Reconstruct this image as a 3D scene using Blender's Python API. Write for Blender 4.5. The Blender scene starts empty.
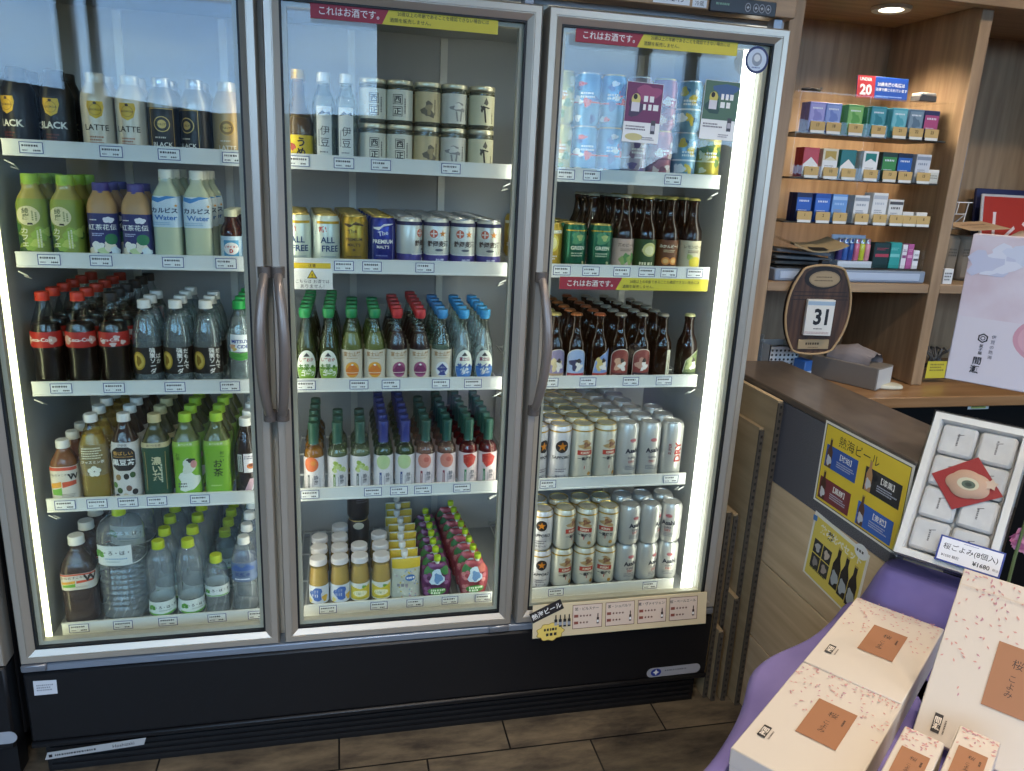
import bpy, bmesh, math, random
from math import sin, cos, pi, sqrt, atan2, radians, ceil
from mathutils import Vector, Matrix
random.seed(7)
scene = bpy.context.scene
COL = scene.collection
# ------------------------------------------------------------------ materials
_mats = {}
def lin(h):
    h = h.lstrip('#'); o = []
    for i in (0, 2, 4):
        c = int(h[i:i + 2], 16) / 255
        o.append(c / 12.92 if c <= .04045 else ((c + .055) / 1.055) ** 2.4)
    return (*o, 1.0)
def newmat(name):
    m = bpy.data.materials.new(name); m.use_nodes = True
    nt = m.node_tree; nt.nodes.clear()
    out = nt.nodes.new('ShaderNodeOutputMaterial')
    return m, nt, out
def M(h, rough=.5, metal=0, spec=.5, coat=0):
    k = (h, rough, metal, spec, coat)
    if k in _mats: return _mats[k]
    m, nt, out = newmat('paint_' + h.strip('#'))
    b = nt.nodes.new('ShaderNodeBsdfPrincipled')
    b.inputs['Base Color'].default_value = lin(h); b.inputs['Roughness'].default_value = rough
    b.inputs['Metallic'].default_value = metal; b.inputs['Specular IOR Level'].default_value = spec
    b.inputs['Coat Weight'].default_value = coat
    nt.links.new(b.outputs[0], out.inputs[0]); _mats[k] = m
    return m
def emit(h, s):
    k = ('e', h, s)
    if k in _mats: return _mats[k]
    m, nt, out = newmat('glow'); e = nt.nodes.new('ShaderNodeEmission')
    e.inputs[0].default_value = lin(h); e.inputs[1].default_value = s
    nt.links.new(e.outputs[0], out.inputs[0]); _mats[k] = m
    return m
def clear(h, ior=1.5, body=0.0, rough=0.0, edge=None, bump=0):
    """see-through skin: tinted pass-through plus mirror reflection on outward faces; body mixes in a milky diffuse"""
    k = ('c', h, ior, body, rough, edge, bump)
    if k in _mats: return _mats[k]
    m, nt, out = newmat('clear_' + h.strip('#')); N = nt.nodes.new; L = nt.links.new
    t = N('ShaderNodeBsdfTransparent'); t.inputs[0].default_value = lin(h)
    g = N('ShaderNodeBsdfGlossy'); g.inputs['Roughness'].default_value = rough
    fr = N('ShaderNodeFresnel'); fr.inputs[0].default_value = ior
    geo = N('ShaderNodeNewGeometry'); inv = N('ShaderNodeMath'); inv.operation = 'SUBTRACT'; inv.inputs[0].default_value = 1
    mu = N('ShaderNodeMath'); mu.operation = 'MULTIPLY'
    L(geo.outputs['Backfacing'], inv.inputs[1]); L(fr.outputs[0], mu.inputs[0]); L(inv.outputs[0], mu.inputs[1])
    if edge:
        lw = N('ShaderNodeLayerWeight'); lw.inputs[0].default_value = .35
        cm = N('ShaderNodeMix'); cm.data_type = 'RGBA'; cm.inputs['A'].default_value = lin(h); cm.inputs['B'].default_value = lin(edge)
        L(lw.outputs['Facing'], cm.inputs['Factor']); L(cm.outputs['Result'], t.inputs[0])
    src = t
    if body:
        d = N('ShaderNodeBsdfDiffuse'); d.inputs[0].default_value = lin(h)
        mx = N('ShaderNodeMixShader'); mx.inputs[0].default_value = body
        L(t.outputs[0], mx.inputs[1]); L(d.outputs[0], mx.inputs[2]); src = mx
    if bump:
        tc = N('ShaderNodeTexCoord'); wv = N('ShaderNodeTexNoise'); wv.inputs['Scale'].default_value = bump
        bp = N('ShaderNodeBump'); bp.inputs['Strength'].default_value = .5; bp.inputs['Distance'].default_value = .004
        L(tc.outputs['Object'], wv.inputs['Vector']); L(wv.outputs[0], bp.inputs['Height'])
        L(bp.outputs[0], g.inputs['Normal']); L(bp.outputs[0], fr.inputs['Normal'])
    ms = N('ShaderNodeMixShader'); L(mu.outputs[0], ms.inputs[0]); L(src.outputs[0], ms.inputs[1]); L(g.outputs[0], ms.inputs[2])
    L(ms.outputs[0], out.inputs[0]); _mats[k] = m
    return m
def textured(name, c1, c2, scale=(1, 1, 1), tex=6, detail=5, rough=.5, bump=0, c3=None, spec=.5):
    k = ('t', name)
    if k in _mats: return _mats[k]
    m, nt, out = newmat(name); N = nt.nodes.new; L = nt.links.new
    tc = N('ShaderNodeTexCoord'); mp = N('ShaderNodeMapping'); mp.inputs['Scale'].default_value = scale
    n = N('ShaderNodeTexNoise'); n.inputs['Scale'].default_value = tex; n.inputs['Detail'].default_value = detail
    cr = N('ShaderNodeValToRGB'); e = cr.color_ramp.elements
    e[0].position = .32; e[0].color = lin(c1); e[1].position = .7; e[1].color = lin(c2)
    if c3: x = e.new(.5); x.color = lin(c3)
    b = N('ShaderNodeBsdfPrincipled'); b.inputs['Roughness'].default_value = rough; b.inputs['Specular IOR Level'].default_value = spec
    L(tc.outputs['Object'], mp.inputs[0]); L(mp.outputs[0], n.inputs['Vector']); L(n.outputs['Fac'], cr.inputs[0]); L(cr.outputs[0], b.inputs['Base Color'])
    if bump:
        bp = N('ShaderNodeBump'); bp.inputs['Strength'].default_value = bump; bp.inputs['Distance'].default_value = .002
        L(n.outputs['Fac'], bp.inputs['Height']); L(bp.outputs[0], b.inputs['Normal'])
    L(b.outputs[0], out.inputs[0]); _mats[k] = m
    return m
# ------------------------------------------------------------------ mesh builder
class MB:
    def __init__(s): s.v = []; s.f = []; s.m = []; s.mats = []
    def mi(s, mat):
        if mat not in s.mats: s.mats.append(mat)
        return s.mats.index(mat)
    def add(s, vs, fs, mat):
        o = len(s.v); k = s.mi(mat); s.v += [tuple(v) for v in vs]
        for f in fs: s.f.append(tuple(i + o for i in f)); s.m.append(k)
        return s
    def box(s, x0, x1, y0, y1, z0, z1, mat, b=0):
        if b:
            b = min(b, (x1 - x0) / 2.1, (y1 - y0) / 2.1, (z1 - z0) / 2.1)
            vs = []; fs = []; idx = {}
            X = (x0, x1); Y = (y0, y1); Z = (z0, z1)
            for i in (0, 1):
                for j in (0, 1):
                    for k in (0, 1):
                        sx, sy, sz = (1, -1)[i], (1, -1)[j], (1, -1)[k]
                        p = (X[i], Y[j], Z[k])
                        idx[i, j, k, 0] = len(vs); vs.append((p[0], p[1] + sy * b, p[2] + sz * b))
                        idx[i, j, k, 1] = len(vs); vs.append((p[0] + sx * b, p[1], p[2] + sz * b))
                        idx[i, j, k, 2] = len(vs); vs.append((p[0] + sx * b, p[1] + sy * b, p[2]))
            def q(*a): fs.append(tuple(idx[x] for x in a))
            for i in (0, 1):
                q((i, 0, 0, 0), (i, 1, 0, 0), (i, 1, 1, 0), (i, 0, 1, 0)); q((0, i, 0, 1), (1, i, 0, 1), (1, i, 1, 1), (0, i, 1, 1)); q((0, 0, i, 2), (1, 0, i, 2), (1, 1, i, 2), (0, 1, i, 2))
                for j in (0, 1):
                    q((i, j, 0, 0), (i, j, 1, 0), (i, j, 1, 1), (i, j, 0, 1)); q((i, 0, j, 0), (i, 1, j, 0), (i, 1, j, 2), (i, 0, j, 2)); q((0, i, j, 1), (1, i, j, 1), (1, i, j, 2), (0, i, j, 2))
                    for k in (0, 1): q((i, j, k, 0), (i, j, k, 1), (i, j, k, 2))
            c = Vector(((x0 + x1) / 2, (y0 + y1) / 2, (z0 + z1) / 2)); g = []
            for f in fs:
                p = [Vector(vs[i]) for i in f]; n = (p[1] - p[0]).cross(p[2] - p[0])
                g.append(f if n.dot(sum(p, Vector()) / len(p) - c) > 0 else f[::-1])
            return s.add(vs, g, mat)
        return s.add([(x, y, z) for x in (x0, x1) for y in (y0, y1) for z in (z0, z1)],
                     [(0, 1, 3, 2), (4, 6, 7, 5), (0, 4, 5, 1), (2, 3, 7, 6), (0, 2, 6, 4), (1, 5, 7, 3)], mat)
    def lathe(s, prof, mat, seg=24, n=2, ky=1.0, c=(0, 0, 0)):
        vs = []; fs = []
        for r, z in prof:
            for i in range(seg):
                p = 2 * pi * i / seg; k = sup(p, n)
                vs.append((c[0] + r * k * sin(p), c[1] - r * k * ky * cos(p), c[2] + z))
        for j in range(len(prof) - 1):
            for i in range(seg):
                a = j * seg + i; b = j * seg + (i + 1) % seg
                fs.append((a, b, b + seg, a + seg))
        if prof[0][0] > 1e-5: fs.append(tuple(reversed(range(seg))))
        if prof[-1][0] > 1e-5: fs.append(tuple(range((len(prof) - 1) * seg, len(prof) * seg)))
        return s.add(vs, fs, mat)
    def tube(s, pts, r, mat, seg=8, closed=False):
        P = [Vector(p) for p in pts]; vs = []; fs = []; up = None
        for i, p in enumerate(P):
            t = (P[min(i + 1, len(P) - 1)] - P[max(i - 1, 0)]).normalized()
            if up is None: up = t.orthogonal().normalized()
            up = (up - t * up.dot(t)).normalized(); w = t.cross(up)
            rr = r[i] if isinstance(r, (list, tuple)) else r
            for k in range(seg): a = 2 * pi * k / seg; vs.append(p + (up * cos(a) + w * sin(a)) * rr)
        for i in range(len(P) - 1):
            for k in range(seg): fs.append((i * seg + k, i * seg + (k + 1) % seg, (i + 1) * seg + (k + 1) % seg, (i + 1) * seg + k))
        fs.append(tuple(reversed(range(seg)))); fs.append(tuple(range((len(P) - 1) * seg, len(P) * seg)))
        return s.add(vs, fs, mat)
    def prism(s, poly, y0, y1, mat, mat2=None):
        """polygon in x,z extruded from y0 (front) to y1"""
        n = len(poly); vs = [(x, y0, z) for x, z in poly] + [(x, y1, z) for x, z in poly]
        s.add(vs, [tuple(range(n)), tuple(reversed(range(n, 2 * n)))], mat)
        return s.add(vs, [(i, i + n, (i + 1) % n + n, (i + 1) % n) for i in range(n)], mat2 or mat)
    def frame(s, x0, x1, z0, z1, sec, mat):
        """mitred frame; sec lists (inset, y)"""
        vs = []; fs = []
        for d, y in sec: vs += [(x0 + d, y, z0 + d), (x1 - d, y, z0 + d), (x1 - d, y, z1 - d), (x0 + d, y, z1 - d)]
        for j in range(len(sec) - 1):
            for i in range(4): a = j * 4 + i; b = j * 4 + (i + 1) % 4; fs.append((a, b, b + 4, a + 4))
        return s.add(vs, fs, mat)
    def build(s, name, parent=None, ang=40):
        me = bpy.data.meshes.new(name); me.from_pydata(s.v, [], s.f)
        for m in s.mats: me.materials.append(m)
        me.polygons.foreach_set('material_index', s.m)
        if ang:
            me.polygons.foreach_set('use_smooth', [True] * len(s.f)); me.set_sharp_from_angle(angle=radians(ang))
        me.update()
        o = bpy.data.objects.new(name, me); COL.objects.link(o)
        if parent: o.parent = parent
        return o
def sup(p, n):
    if n == 2: return 1.0
    return 1.0 / (abs(cos(p)) ** n + abs(sin(p)) ** n) ** (1 / n)
def empty(name, loc=(0, 0, 0), rz=0):
    o = bpy.data.objects.new(name, None); o.empty_display_size = .02; COL.objects.link(o)
    o.location = loc; o.rotation_euler = (0, 0, rz); return o
def tag(o, label, cat, group=None, kind=None):
    if label: o['label'] = label
    if cat: o['category'] = cat
    if group: o['group'] = group
    if kind: o['kind'] = kind
    return o
def struct(o): o['kind'] = 'structure'; return o
_kids = {}
def place(proto, loc, rz, label, cat, group=None, rot=None):
    if not proto.get('used'):
        proto['used'] = 1; r = proto
        _kids[proto.name] = [(c, list(c.children)) for c in proto.children]
    else:
        r = proto.copy(); COL.objects.link(r)
        for c, gs in _kids[proto.name]:
            d = c.copy(); COL.objects.link(d); d.parent = r
            for g in gs: e = g.copy(); COL.objects.link(e); e.parent = d
    r.location = loc; r.rotation_euler = rot or (0, 0, rz)
    for k in ('group',):
        if k in r: del r[k]
    return tag(r, label, cat, group)
# ------------------------------------------------------------------ drawing on surfaces
_txt = {}
def glyphs(t, bold=0):
    k = (t, bold)
    if k not in _txt:
        c = bpy.data.curves.new('t', 'FONT'); c.body = t; c.resolution_u = 2; c.align_x = 'CENTER'; c.offset = bold
        o = bpy.data.objects.new('t', c); COL.objects.link(o)
        me = bpy.data.meshes.new_from_object(o.evaluated_get(bpy.context.evaluated_depsgraph_get()))
        vs = [(v.co.x, v.co.y - .37) for v in me.vertices]; fs = [tuple(p.vertices) for p in me.polygons]
        bpy.data.objects.remove(o); bpy.data.curves.remove(c); bpy.data.meshes.remove(me)
        if vs:
            mx = (min(v[0] for v in vs) + max(v[0] for v in vs)) / 2; vs = [(x - mx, y) for x, y in vs]
        _txt[k] = (vs, fs)
    return _txt[k]
class Canvas:
    """draws flat shapes on a surface given by fn(u, v, lift)"""
    def __init__(s, mb, fn, step=.006, lift=.0006): s.mb = mb; s.fn = fn; s.step = step; s.l0 = lift; s.k = 0
    def _l(s): s.k += 1; return s.l0 + .00004 * s.k
    def rect(s, u, v, w, h, mat, rot=0):
        if s.step < 1:
            c, d = cos(rot), sin(rot)
            return s.put([(u + a * c - b * d, v + a * d + b * c) for a, b in ((-w / 2, -h / 2), (w / 2, -h / 2), (w / 2, h / 2), (-w / 2, h / 2))], [(0, 1, 2, 3)], s._l(), mat)
        l = s._l(); nx = max(1, ceil(w / s.step)); ny = max(1, ceil(h / (s.step * 3))); vs = []; c, d = cos(rot), sin(rot)
        for j in range(ny + 1):
            for i in range(nx + 1):
                a, b = -w / 2 + w * i / nx, -h / 2 + h * j / ny
                vs.append(s.fn(u + a * c - b * d, v + a * d + b * c, l))
        s.mb.add(vs, [(j * (nx + 1) + i, j * (nx + 1) + i + 1, (j + 1) * (nx + 1) + i + 1, (j + 1) * (nx + 1) + i) for j in range(ny) for i in range(nx)], mat); return s
    def put(s, vs, fs, l, mat):
        """lays a flat u,v mesh on the surface, cut fine enough to follow the curve"""
        if s.step < 1:
            bm = bmesh.new(); bv = [bm.verts.new((x, y, 0)) for x, y in vs]
            for f in fs:
                try: bm.faces.new([bv[i] for i in f])
                except ValueError: pass
            lo = min(x for x, y in vs); hi = max(x for x, y in vs); k = ceil(lo / .0035) * .0035
            while k < hi: bmesh.ops.bisect_plane(bm, geom=bm.verts[:] + bm.edges[:] + bm.faces[:], plane_co=(k, 0, 0), plane_no=(1, 0, 0)); k += .0035
            lo = min(y for x, y in vs); hi = max(y for x, y in vs); k = ceil(lo / .008) * .008
            while k < hi: bmesh.ops.bisect_plane(bm, geom=bm.verts[:] + bm.edges[:] + bm.faces[:], plane_co=(0, k, 0), plane_no=(0, 1, 0)); k += .008
            bm.verts.index_update(); vs = [(p.co.x, p.co.y) for p in bm.verts]; fs = [tuple(p.index for p in f.verts) for f in bm.faces]; bm.free()
        s.mb.add([s.fn(x, y, l) for x, y in vs], fs, mat); return s
    def poly(s, pts, mat, rings=1):
        n = len(pts); c = (sum(p[0] for p in pts) / n, sum(p[1] for p in pts) / n)
        return s.put([c] + list(pts), [(0, 1 + i, 1 + (i + 1) % n) for i in range(n)], s._l(), mat)
    def ell(s, u, v, rx, ry, mat, seg=20):
        return s.poly([(u + rx * cos(2 * pi * i / seg), v + ry * sin(2 * pi * i / seg)) for i in range(seg)], mat)
    def star(s, u, v, r, mat, k=5, inner=.42):
        return s.poly([(u + (r if i % 2 == 0 else r * inner) * sin(pi * i / k), v + (r if i % 2 == 0 else r * inner) * cos(pi * i / k)) for i in range(2 * k)], mat)
    def blob(s, u, v, rx, ry, mat, sd=0, seg=16, amp=.18):
        rn = random.Random(sd); ph = [rn.uniform(0, 6.3) for _ in range(3)]
        return s.poly([(u + rx * cos(t) * q, v + ry * sin(t) * q) for t in [2 * pi * i / seg for i in range(seg)] for q in [1 + amp * sin(3 * t + ph[0]) + amp * .6 * sin(5 * t + ph[1])]], mat)
    def text(s, t, u, v, size, mat, bold=.0, rot=0, sx=1.0):
        l = s._l() + .0001; vs, fs = glyphs(t, bold); c, d = cos(rot), sin(rot)
        if not vs: return s
        return s.put([(u + (x * sx * c - y * d) * size, v + (x * sx * d + y * c) * size) for x, y in vs], fs, l, mat)
    def vtext(s, t, u, v, size, mat, bold=.0, pitch=1.0):
        for i, ch in enumerate(t): s.text(ch, u, v - size * pitch * (i - (len(t) - 1) / 2), size, mat, bold)
        return s
    def lines(s, u, v, w, h, rows, mat, sd=0, fill=.55, vert=False):
        """rows of small print, too small to read"""
        rn = random.Random(sd)
        for r in range(rows):
            y = v + h / 2 - h * (r + .5) / rows; x = u - w / 2; e = u + w / 2 - rn.uniform(0, w * .3)
            if vert: x, e, y = v - h / 2, v + h / 2 - rn.uniform(0, h * .3), u + w / 2 - w * (r + .5) / rows
            th = (w if vert else h) / rows * fill; l = s._l(); vs = []; fs = []
            while x < e - th * .3:
                g = th * rn.uniform(.5, 1.0); n = len(vs)
                q = [(x, y - th / 2), (x + g, y - th / 2), (x + g, y + th / 2), (x, y + th / 2)]
                if vert: q = [(b, a) for a, b in q][::-1]
                vs += [s.fn(a, b, l) for a, b in q]; fs.append((n, n + 1, n + 2, n + 3)); x += g + th * rn.uniform(.25, .5)
            s.mb.add(vs, fs, mat)
        return s
def rad_at(prof, z):
    for (r0, z0), (r1, z1) in zip(prof, prof[1:]):
        if z0 <= z <= z1 and z1 > z0: return r0 + (r1 - r0) * (z - z0) / (z1 - z0)
    return prof[-1][0] if z > prof[-1][1] else prof[0][0]
def cyl(mb, prof, n=2, ky=1.0, lift=.0004, step=.006):
    rm = max(p[0] for p in prof)
    def fn(u, v, l):
        r = rad_at(prof, v) + l; p = u / rm; k = sup(p, n)
        return (r * k * sin(p), -r * k * ky * cos(p), v)
    return Canvas(mb, fn, step, lift)
def flat(mb, o=(0, 0, 0), ud=(1, 0, 0), vd=(0, 0, 1), step=9.0, lift=.0003):
    o = Vector(o); ud = Vector(ud).normalized(); vd = Vector(vd).normalized(); nd = ud.cross(vd)
    return Canvas(mb, lambda u, v, l: o + ud * u + vd * v + nd * l, step, lift)
def skin(mb, prof, z0, z1, mat, n=2, seg=28, off=.0005, ky=1.0):
    """wrap-around sleeve that follows a profile"""
    zs = sorted({z0, z1, *[z for r, z in prof if z0 < z < z1]}); zz = []
    for a, b in zip(zs, zs[1:]): k = max(1, ceil((b - a) / .02)); zz += [a + (b - a) * i / k for i in range(k)]
    zz.append(z1); vs = []; fs = []
    for z in zz:
        r = rad_at(prof, z) + off
        for i in range(seg): p = 2 * pi * i / seg; k = sup(p, n); vs.append((r * k * sin(p), -r * k * ky * cos(p), z))
    for j in range(len(zz) - 1):
        for i in range(seg): a = j * seg + i; b = j * seg + (i + 1) % seg; fs.append((a, b, b + seg, a + seg))
    mb.add(vs, fs, mat)
# common colours
WHITE = M('#f2f1ec'); INK = M('#15151a'); CREAM = M('#efe6cc'); GOLD = M('#c8a030', .35, .6); YEL = M('#e6c425'); RED = M('#b8201c'); BLUE = M('#2148a8'); NAVY = M('#1b2350'); GREEN = M('#2c8a3a')
PET = clear('#f6fafa', 1.55, edge='#c0cacd'); WATERB = clear('#f3f7f8', 1.5, body=.12, edge='#a9b6ba')
GLASSB = clear('#f3f8f5', 1.55, edge='#b9c6c0')
CAPW = M('#eceae4', .4); ALU = M('#b9bbbd', .3, .9); SILV = M('#c9ccd0', .28, .85); LIDG = M('#c9b064', .28, .8)
# ------------------------------------------------------------------ wood, stone
WOODV = textured('light_wood_upright', '#917558', '#b0926f', (14, 14, 1.2), 3, 6, .45, .05)
WOODH = textured('light_wood_level', '#917558', '#b0926f', (1.2, 14, 14), 3, 6, .45, .05)
WOODY = textured('light_wood_counter', '#c0a57f', '#d6bd98', (14, 1.0, 14), 3, 6, .5, .05)
WOODTOP = textured('amber_wood', '#8d6844', '#a57f59', (1.2, 10, 14), 3, 5, .35, .03)
DARKTOP = textured('dark_counter', '#4a4038', '#5e5348', (3, 1.2, 3), 9, 6, .28, .02)
GRANITE = textured('speckled_stone', '#3f3e44', '#6b6a6e', (1, 1, 1), 420, 3, .6, .05)
WALLM = textured('dim_wall', '#6a5c4c', '#776857', (1, 1, 1), 2, 3, .8)
PLASTER = textured('plaster', '#b9b2a6', '#c4beb2', (1, 1, 1), 3, 3, .9)
def tiles():
    m, nt, out = newmat('stone_tiles'); N = nt.nodes.new; L = nt.links.new
    tc = N('ShaderNodeTexCoord'); mp = N('ShaderNodeMapping'); mp.inputs['Location'].default_value = (-.953 + .452, .083, 0)
    br = N('ShaderNodeTexBrick'); br.offset = .5; br.inputs['Scale'].default_value = 1; br.inputs['Brick Width'].default_value = .452; br.inputs['Row Height'].default_value = .452
    br.inputs['Mortar Size'].default_value = .0025; br.inputs['Color1'].default_value = lin('#ffffff'); br.inputs['Color2'].default_value = lin('#c8c8c8'); br.inputs['Mortar'].default_value = lin('#1c1714')
    n = N('ShaderNodeTexNoise'); n.inputs['Scale'].default_value = 5; n.inputs['Detail'].default_value = 9; n.inputs['Roughness'].default_value = .68
    sc = N('ShaderNodeMapping'); sc.inputs['Scale'].default_value = (1, 3.2, 1)
    cr = N('ShaderNodeValToRGB'); e = cr.color_ramp.elements; e[0].position = .35; e[0].color = lin('#423a32'); e[1].position = .68; e[1].color = lin('#85765f')
    mx = N('ShaderNodeMix'); mx.data_type = 'RGBA'; mx.blend_type = 'MULTIPLY'; mx.inputs['Factor'].default_value = 1
    b = N('ShaderNodeBsdfPrincipled'); b.inputs['Roughness'].default_value = .55
    bp = N('ShaderNodeBump'); bp.inputs['Strength'].default_value = .3; bp.inputs['Distance'].default_value = .003
    L(tc.outputs['Object'], mp.inputs[0]); L(mp.outputs[0], br.inputs['Vector']); L(tc.outputs['Object'], sc.inputs[0]); L(sc.outputs[0], n.inputs['Vector'])
    L(n.outputs['Fac'], cr.inputs[0]); L(cr.outputs[0], mx.inputs['A']); L(br.outputs['Color'], mx.inputs['B']); L(mx.outputs['Result'], b.inputs['Base Color'])
    L(n.outputs['Fac'], bp.inputs['Height']); L(bp.outputs[0], b.inputs['Normal']); L(b.outputs[0], out.inputs[0]); return m
# ------------------------------------------------------------------ camera (first: everything is measured in metres from the fridge)
PF, YAW, PIT, ROL = 761.8, -.2305, .2692, .049
cd = bpy.data.cameras.new('camera'); cam = bpy.data.objects.new('camera', cd); COL.objects.link(cam); scene.camera = cam
fwd = Vector((-sin(YAW) * cos(PIT), cos(YAW) * cos(PIT), -sin(PIT))); rgt = Vector((cos(YAW), sin(YAW), 0)); upv = rgt.cross(fwd)
R2 = rgt * cos(ROL) + upv * sin(ROL); U2 = upv * cos(ROL) - rgt * sin(ROL)
EYE = Vector((.7417, -1.7523, 1.4947))
mw = Matrix((R2, U2, -fwd)).transposed().to_4x4(); mw.translation = EYE; cam.matrix_world = mw
cd.sensor_width = 36; cd.lens = PF / 1024 * 36; cd.clip_start = .02; cd.clip_end = 300
# ------------------------------------------------------------------ room shell
ZC = 2.72; YW = -3.6
struct(MB().box(-4, 6, YW, .9, -.05, 0, tiles()).build('floor'))
struct(MB().box(-4, 6, YW - .2, .9, ZC, ZC + .1, PLASTER).build('ceiling'))
struct(MB().box(-4, 6, .82, .92, 0, ZC, WALLM).build('wall_back'))
struct(MB().box(-4.1, -4, YW, .9, 0, ZC, WALLM).build('wall_left'))
struct(MB().box(6, 6.1, YW, .9, 0, ZC, WALLM).build('wall_right'))
mb = MB(); OPEN = [(-3.6, 1.01, .75), (2.12, 5.6, 1.36)]; ZH = 2.66
xs = -4
for a, b, ZS in OPEN: mb.box(xs, a, YW - .15, YW, 0, ZC, WALLM); mb.box(a, b, YW - .15, YW, 0, ZS, WALLM); mb.box(a, b, YW - .15, YW, ZH, ZC, WALLM); xs = b
mb.box(xs, 6, YW - .15, YW, 0, ZC, WALLM); struct(mb.build('wall_front'))
FRM = M('#4b4d50', .4, .3)
for i, (a, b, ZS) in enumerate(OPEN):
    w = MB(); w.box(a, b, YW - .1, YW - .04, ZS, ZS + .05, FRM); w.box(a, b, YW - .1, YW - .04, ZH - .04, ZH, FRM)
    posts = ((-3.6, .06), (-2.3, .06), (-.88, .085), (-.715, .045)) if i == 0 else ((2.12, .05), (2.83, .07), (3.2, .07), (3.75, .06), (5.54, .06))
    for x, t in posts: w.box(x, x + t, YW - .12, YW - .03, ZS, ZH, FRM)
    wo = struct(w.build('window_%d' % (i + 1)))
    MB().box(a, b, YW - .075, YW - .069, ZS + .05, ZH - .04, clear('#f4f8f8', 1.5)).build('pane', wo)
    ld = bpy.data.lights.new('daylight_portal', 'AREA'); ld.shape = 'RECTANGLE'; ld.size = b - a; ld.size_y = ZH - ZS; ld.cycles.is_portal = True
    lo = bpy.data.objects.new('daylight_portal', ld); COL.objects.link(lo); lo.location = ((a + b) / 2, YW - .16, (ZS + ZH) / 2); lo.rotation_euler = (radians(90), 0, 0)
# outside, seen mirrored in the fridge glass
struct(MB().box(-60, 60, -80, YW - .2, -.2, -.06, textured('asphalt', '#2f3032', '#3b3c3d', (1, 1, 1), 30, 4, .9)).build('street_ground'))
DKB = M('#3a3c42', .8); mb = MB()
mb.prism([(-9, 0), (1.6, 0), (1.6, 2.12), (.1, 2.06), (-.6, 2.02), (-2.9, 2.24), (-9, 2.8)], -12.0, -8.0, DKB)
tag(mb.build('roadside_building'), 'long dark low building across the street, seen only mirrored in the glass', 'building')
hl = MB(); N = 60
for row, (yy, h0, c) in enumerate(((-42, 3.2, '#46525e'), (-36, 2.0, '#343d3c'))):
    top = []
    for i in range(N + 1):
        x = -5 + 50 * i / N; top.append((x, h0 * (.75 + .3 * sin(i * .23 + row) + .12 * sin(i * .61 + row * 2) + .04 * sin(i * 1.7))))
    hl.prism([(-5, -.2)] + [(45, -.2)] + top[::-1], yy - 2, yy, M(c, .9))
struct(hl.build('distant_hills'))
# ------------------------------------------------------------------ sky and daylight
w = bpy.data.worlds.new('sky'); scene.world = w; w.use_nodes = True; nt = w.node_tree; nt.nodes.clear(); N_ = nt.nodes.new; L_ = nt.links.new
SKY = 7.6
out = N_('ShaderNodeOutputWorld'); bg = N_('ShaderNodeBackground'); bg.inputs[1].default_value = SKY
tc = N_('ShaderNodeTexCoord'); mp = N_('ShaderNodeMapping'); mp.inputs['Scale'].default_value = (1, 1, 4.5); nz = N_('ShaderNodeTexNoise'); nz.inputs['Scale'].default_value = 2.6; nz.inputs['Detail'].default_value = 7
cr = N_('ShaderNodeValToRGB'); e = cr.color_ramp.elements; e[0].position = .38; e[0].color = (.28, .49, .89, 1); e[1].position = .68; e[1].color = (.56, .76, 1.0, 1)
L_(tc.outputs['Generated'], mp.inputs[0]); L_(mp.outputs[0], nz.inputs['Vector']); L_(nz.outputs['Fac'], cr.inputs[0]); L_(cr.outputs[0], bg.inputs[0]); L_(bg.outputs[0], out.inputs[0])
# ------------------------------------------------------------------ room lamps
def downlight(x, y, z, power, label, r=.045, spread=120, col=(1, .86, .7)):
    t = empty('ceiling_light', (x, y, z)); tag(t, label, 'lamp')
    MB().lathe([(r * .8, .012), (r * .82, -.004), (r * 1.25, -.006), (r * 1.3, 0), (r * 1.3, .004)], M('#dedbd2', .4), 28).build('trim_ring', t)
    MB().lathe([(0, .004), (r * .8, .004)], emit('#fff3dc', 9), 28).build('lens', t)
    ld = bpy.data.lights.new('ceiling_light_beam', 'SPOT'); ld.energy = power; ld.color = col; ld.spot_size = radians(spread); ld.spot_blend = .8; ld.shadow_soft_size = .05
    lo = bpy.data.objects.new('ceiling_light_beam', ld); COL.objects.link(lo); lo.location = (x, y, z - .015)
downlight(2.42, .52, 2.045, 24, 'round recessed downlight in the wooden alcove ceiling above the cigarette racks')
for x, y, lb in ((.7, -1.95, 'round recessed ceiling downlight before the cola door'), (1.6, -1.2, 'round recessed ceiling downlight before the beer door'), (2.7, -.45, 'round recessed ceiling downlight behind the counter'), (.4, -2.5, 'round recessed ceiling downlight near the first window'), (1.9, -2.5, 'round recessed ceiling downlight above the gift table aisle'), (3.4, -1.7, 'round recessed ceiling downlight beyond the gift table')): downlight(x, y, ZC - .005, 50, lb, .05, 140)
# ------------------------------------------------------------------ refrigerator
ZR = dict(S1=1.519, S2=1.284, S3=.990, S4=.700, S5=.364)
ZSH = {k: v - .022 for k, v in ZR.items()}; ZSH['S5'] = .351
FX0, FX1 = -.012, 1.792
LINER = M('#a7aaac', .5); CASE = M('#5d5148', .5); BLACK = M('#0d0d10', .45); SILL = M('#d9d2bf', .5)
fridge = empty('display_refrigerator', (.89, .3, 0)); tag(fridge, 'tall black and aluminium drinks refrigerator with three glass doors', 'refrigerator')
def part(mb, name, par=fridge, **k):
    o = mb.build(name, par, **k)
    o.matrix_parent_inverse = Matrix.Translation(-Vector(fridge.location)) if par is fridge else Matrix.Identity(4)
    return o
mb = MB(); mb.box(FX0, .028, .056, .65, .10, 1.95, LINER); mb.box(1.758, FX1, .056, .65, .10, 1.95, LINER); mb.box(.028, 1.758, .60, .65, .10, 1.95, LINER)
mb.box(.028, 1.758, .056, .60, 1.865, 1.95, LINER); mb.box(.028, 1.758, .056, .60, .10, .322, LINER); mb.box(.028, 1.758, .056, .105, .322, .331, SILL)
part(mb, 'cabinet', ang=0)
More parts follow.
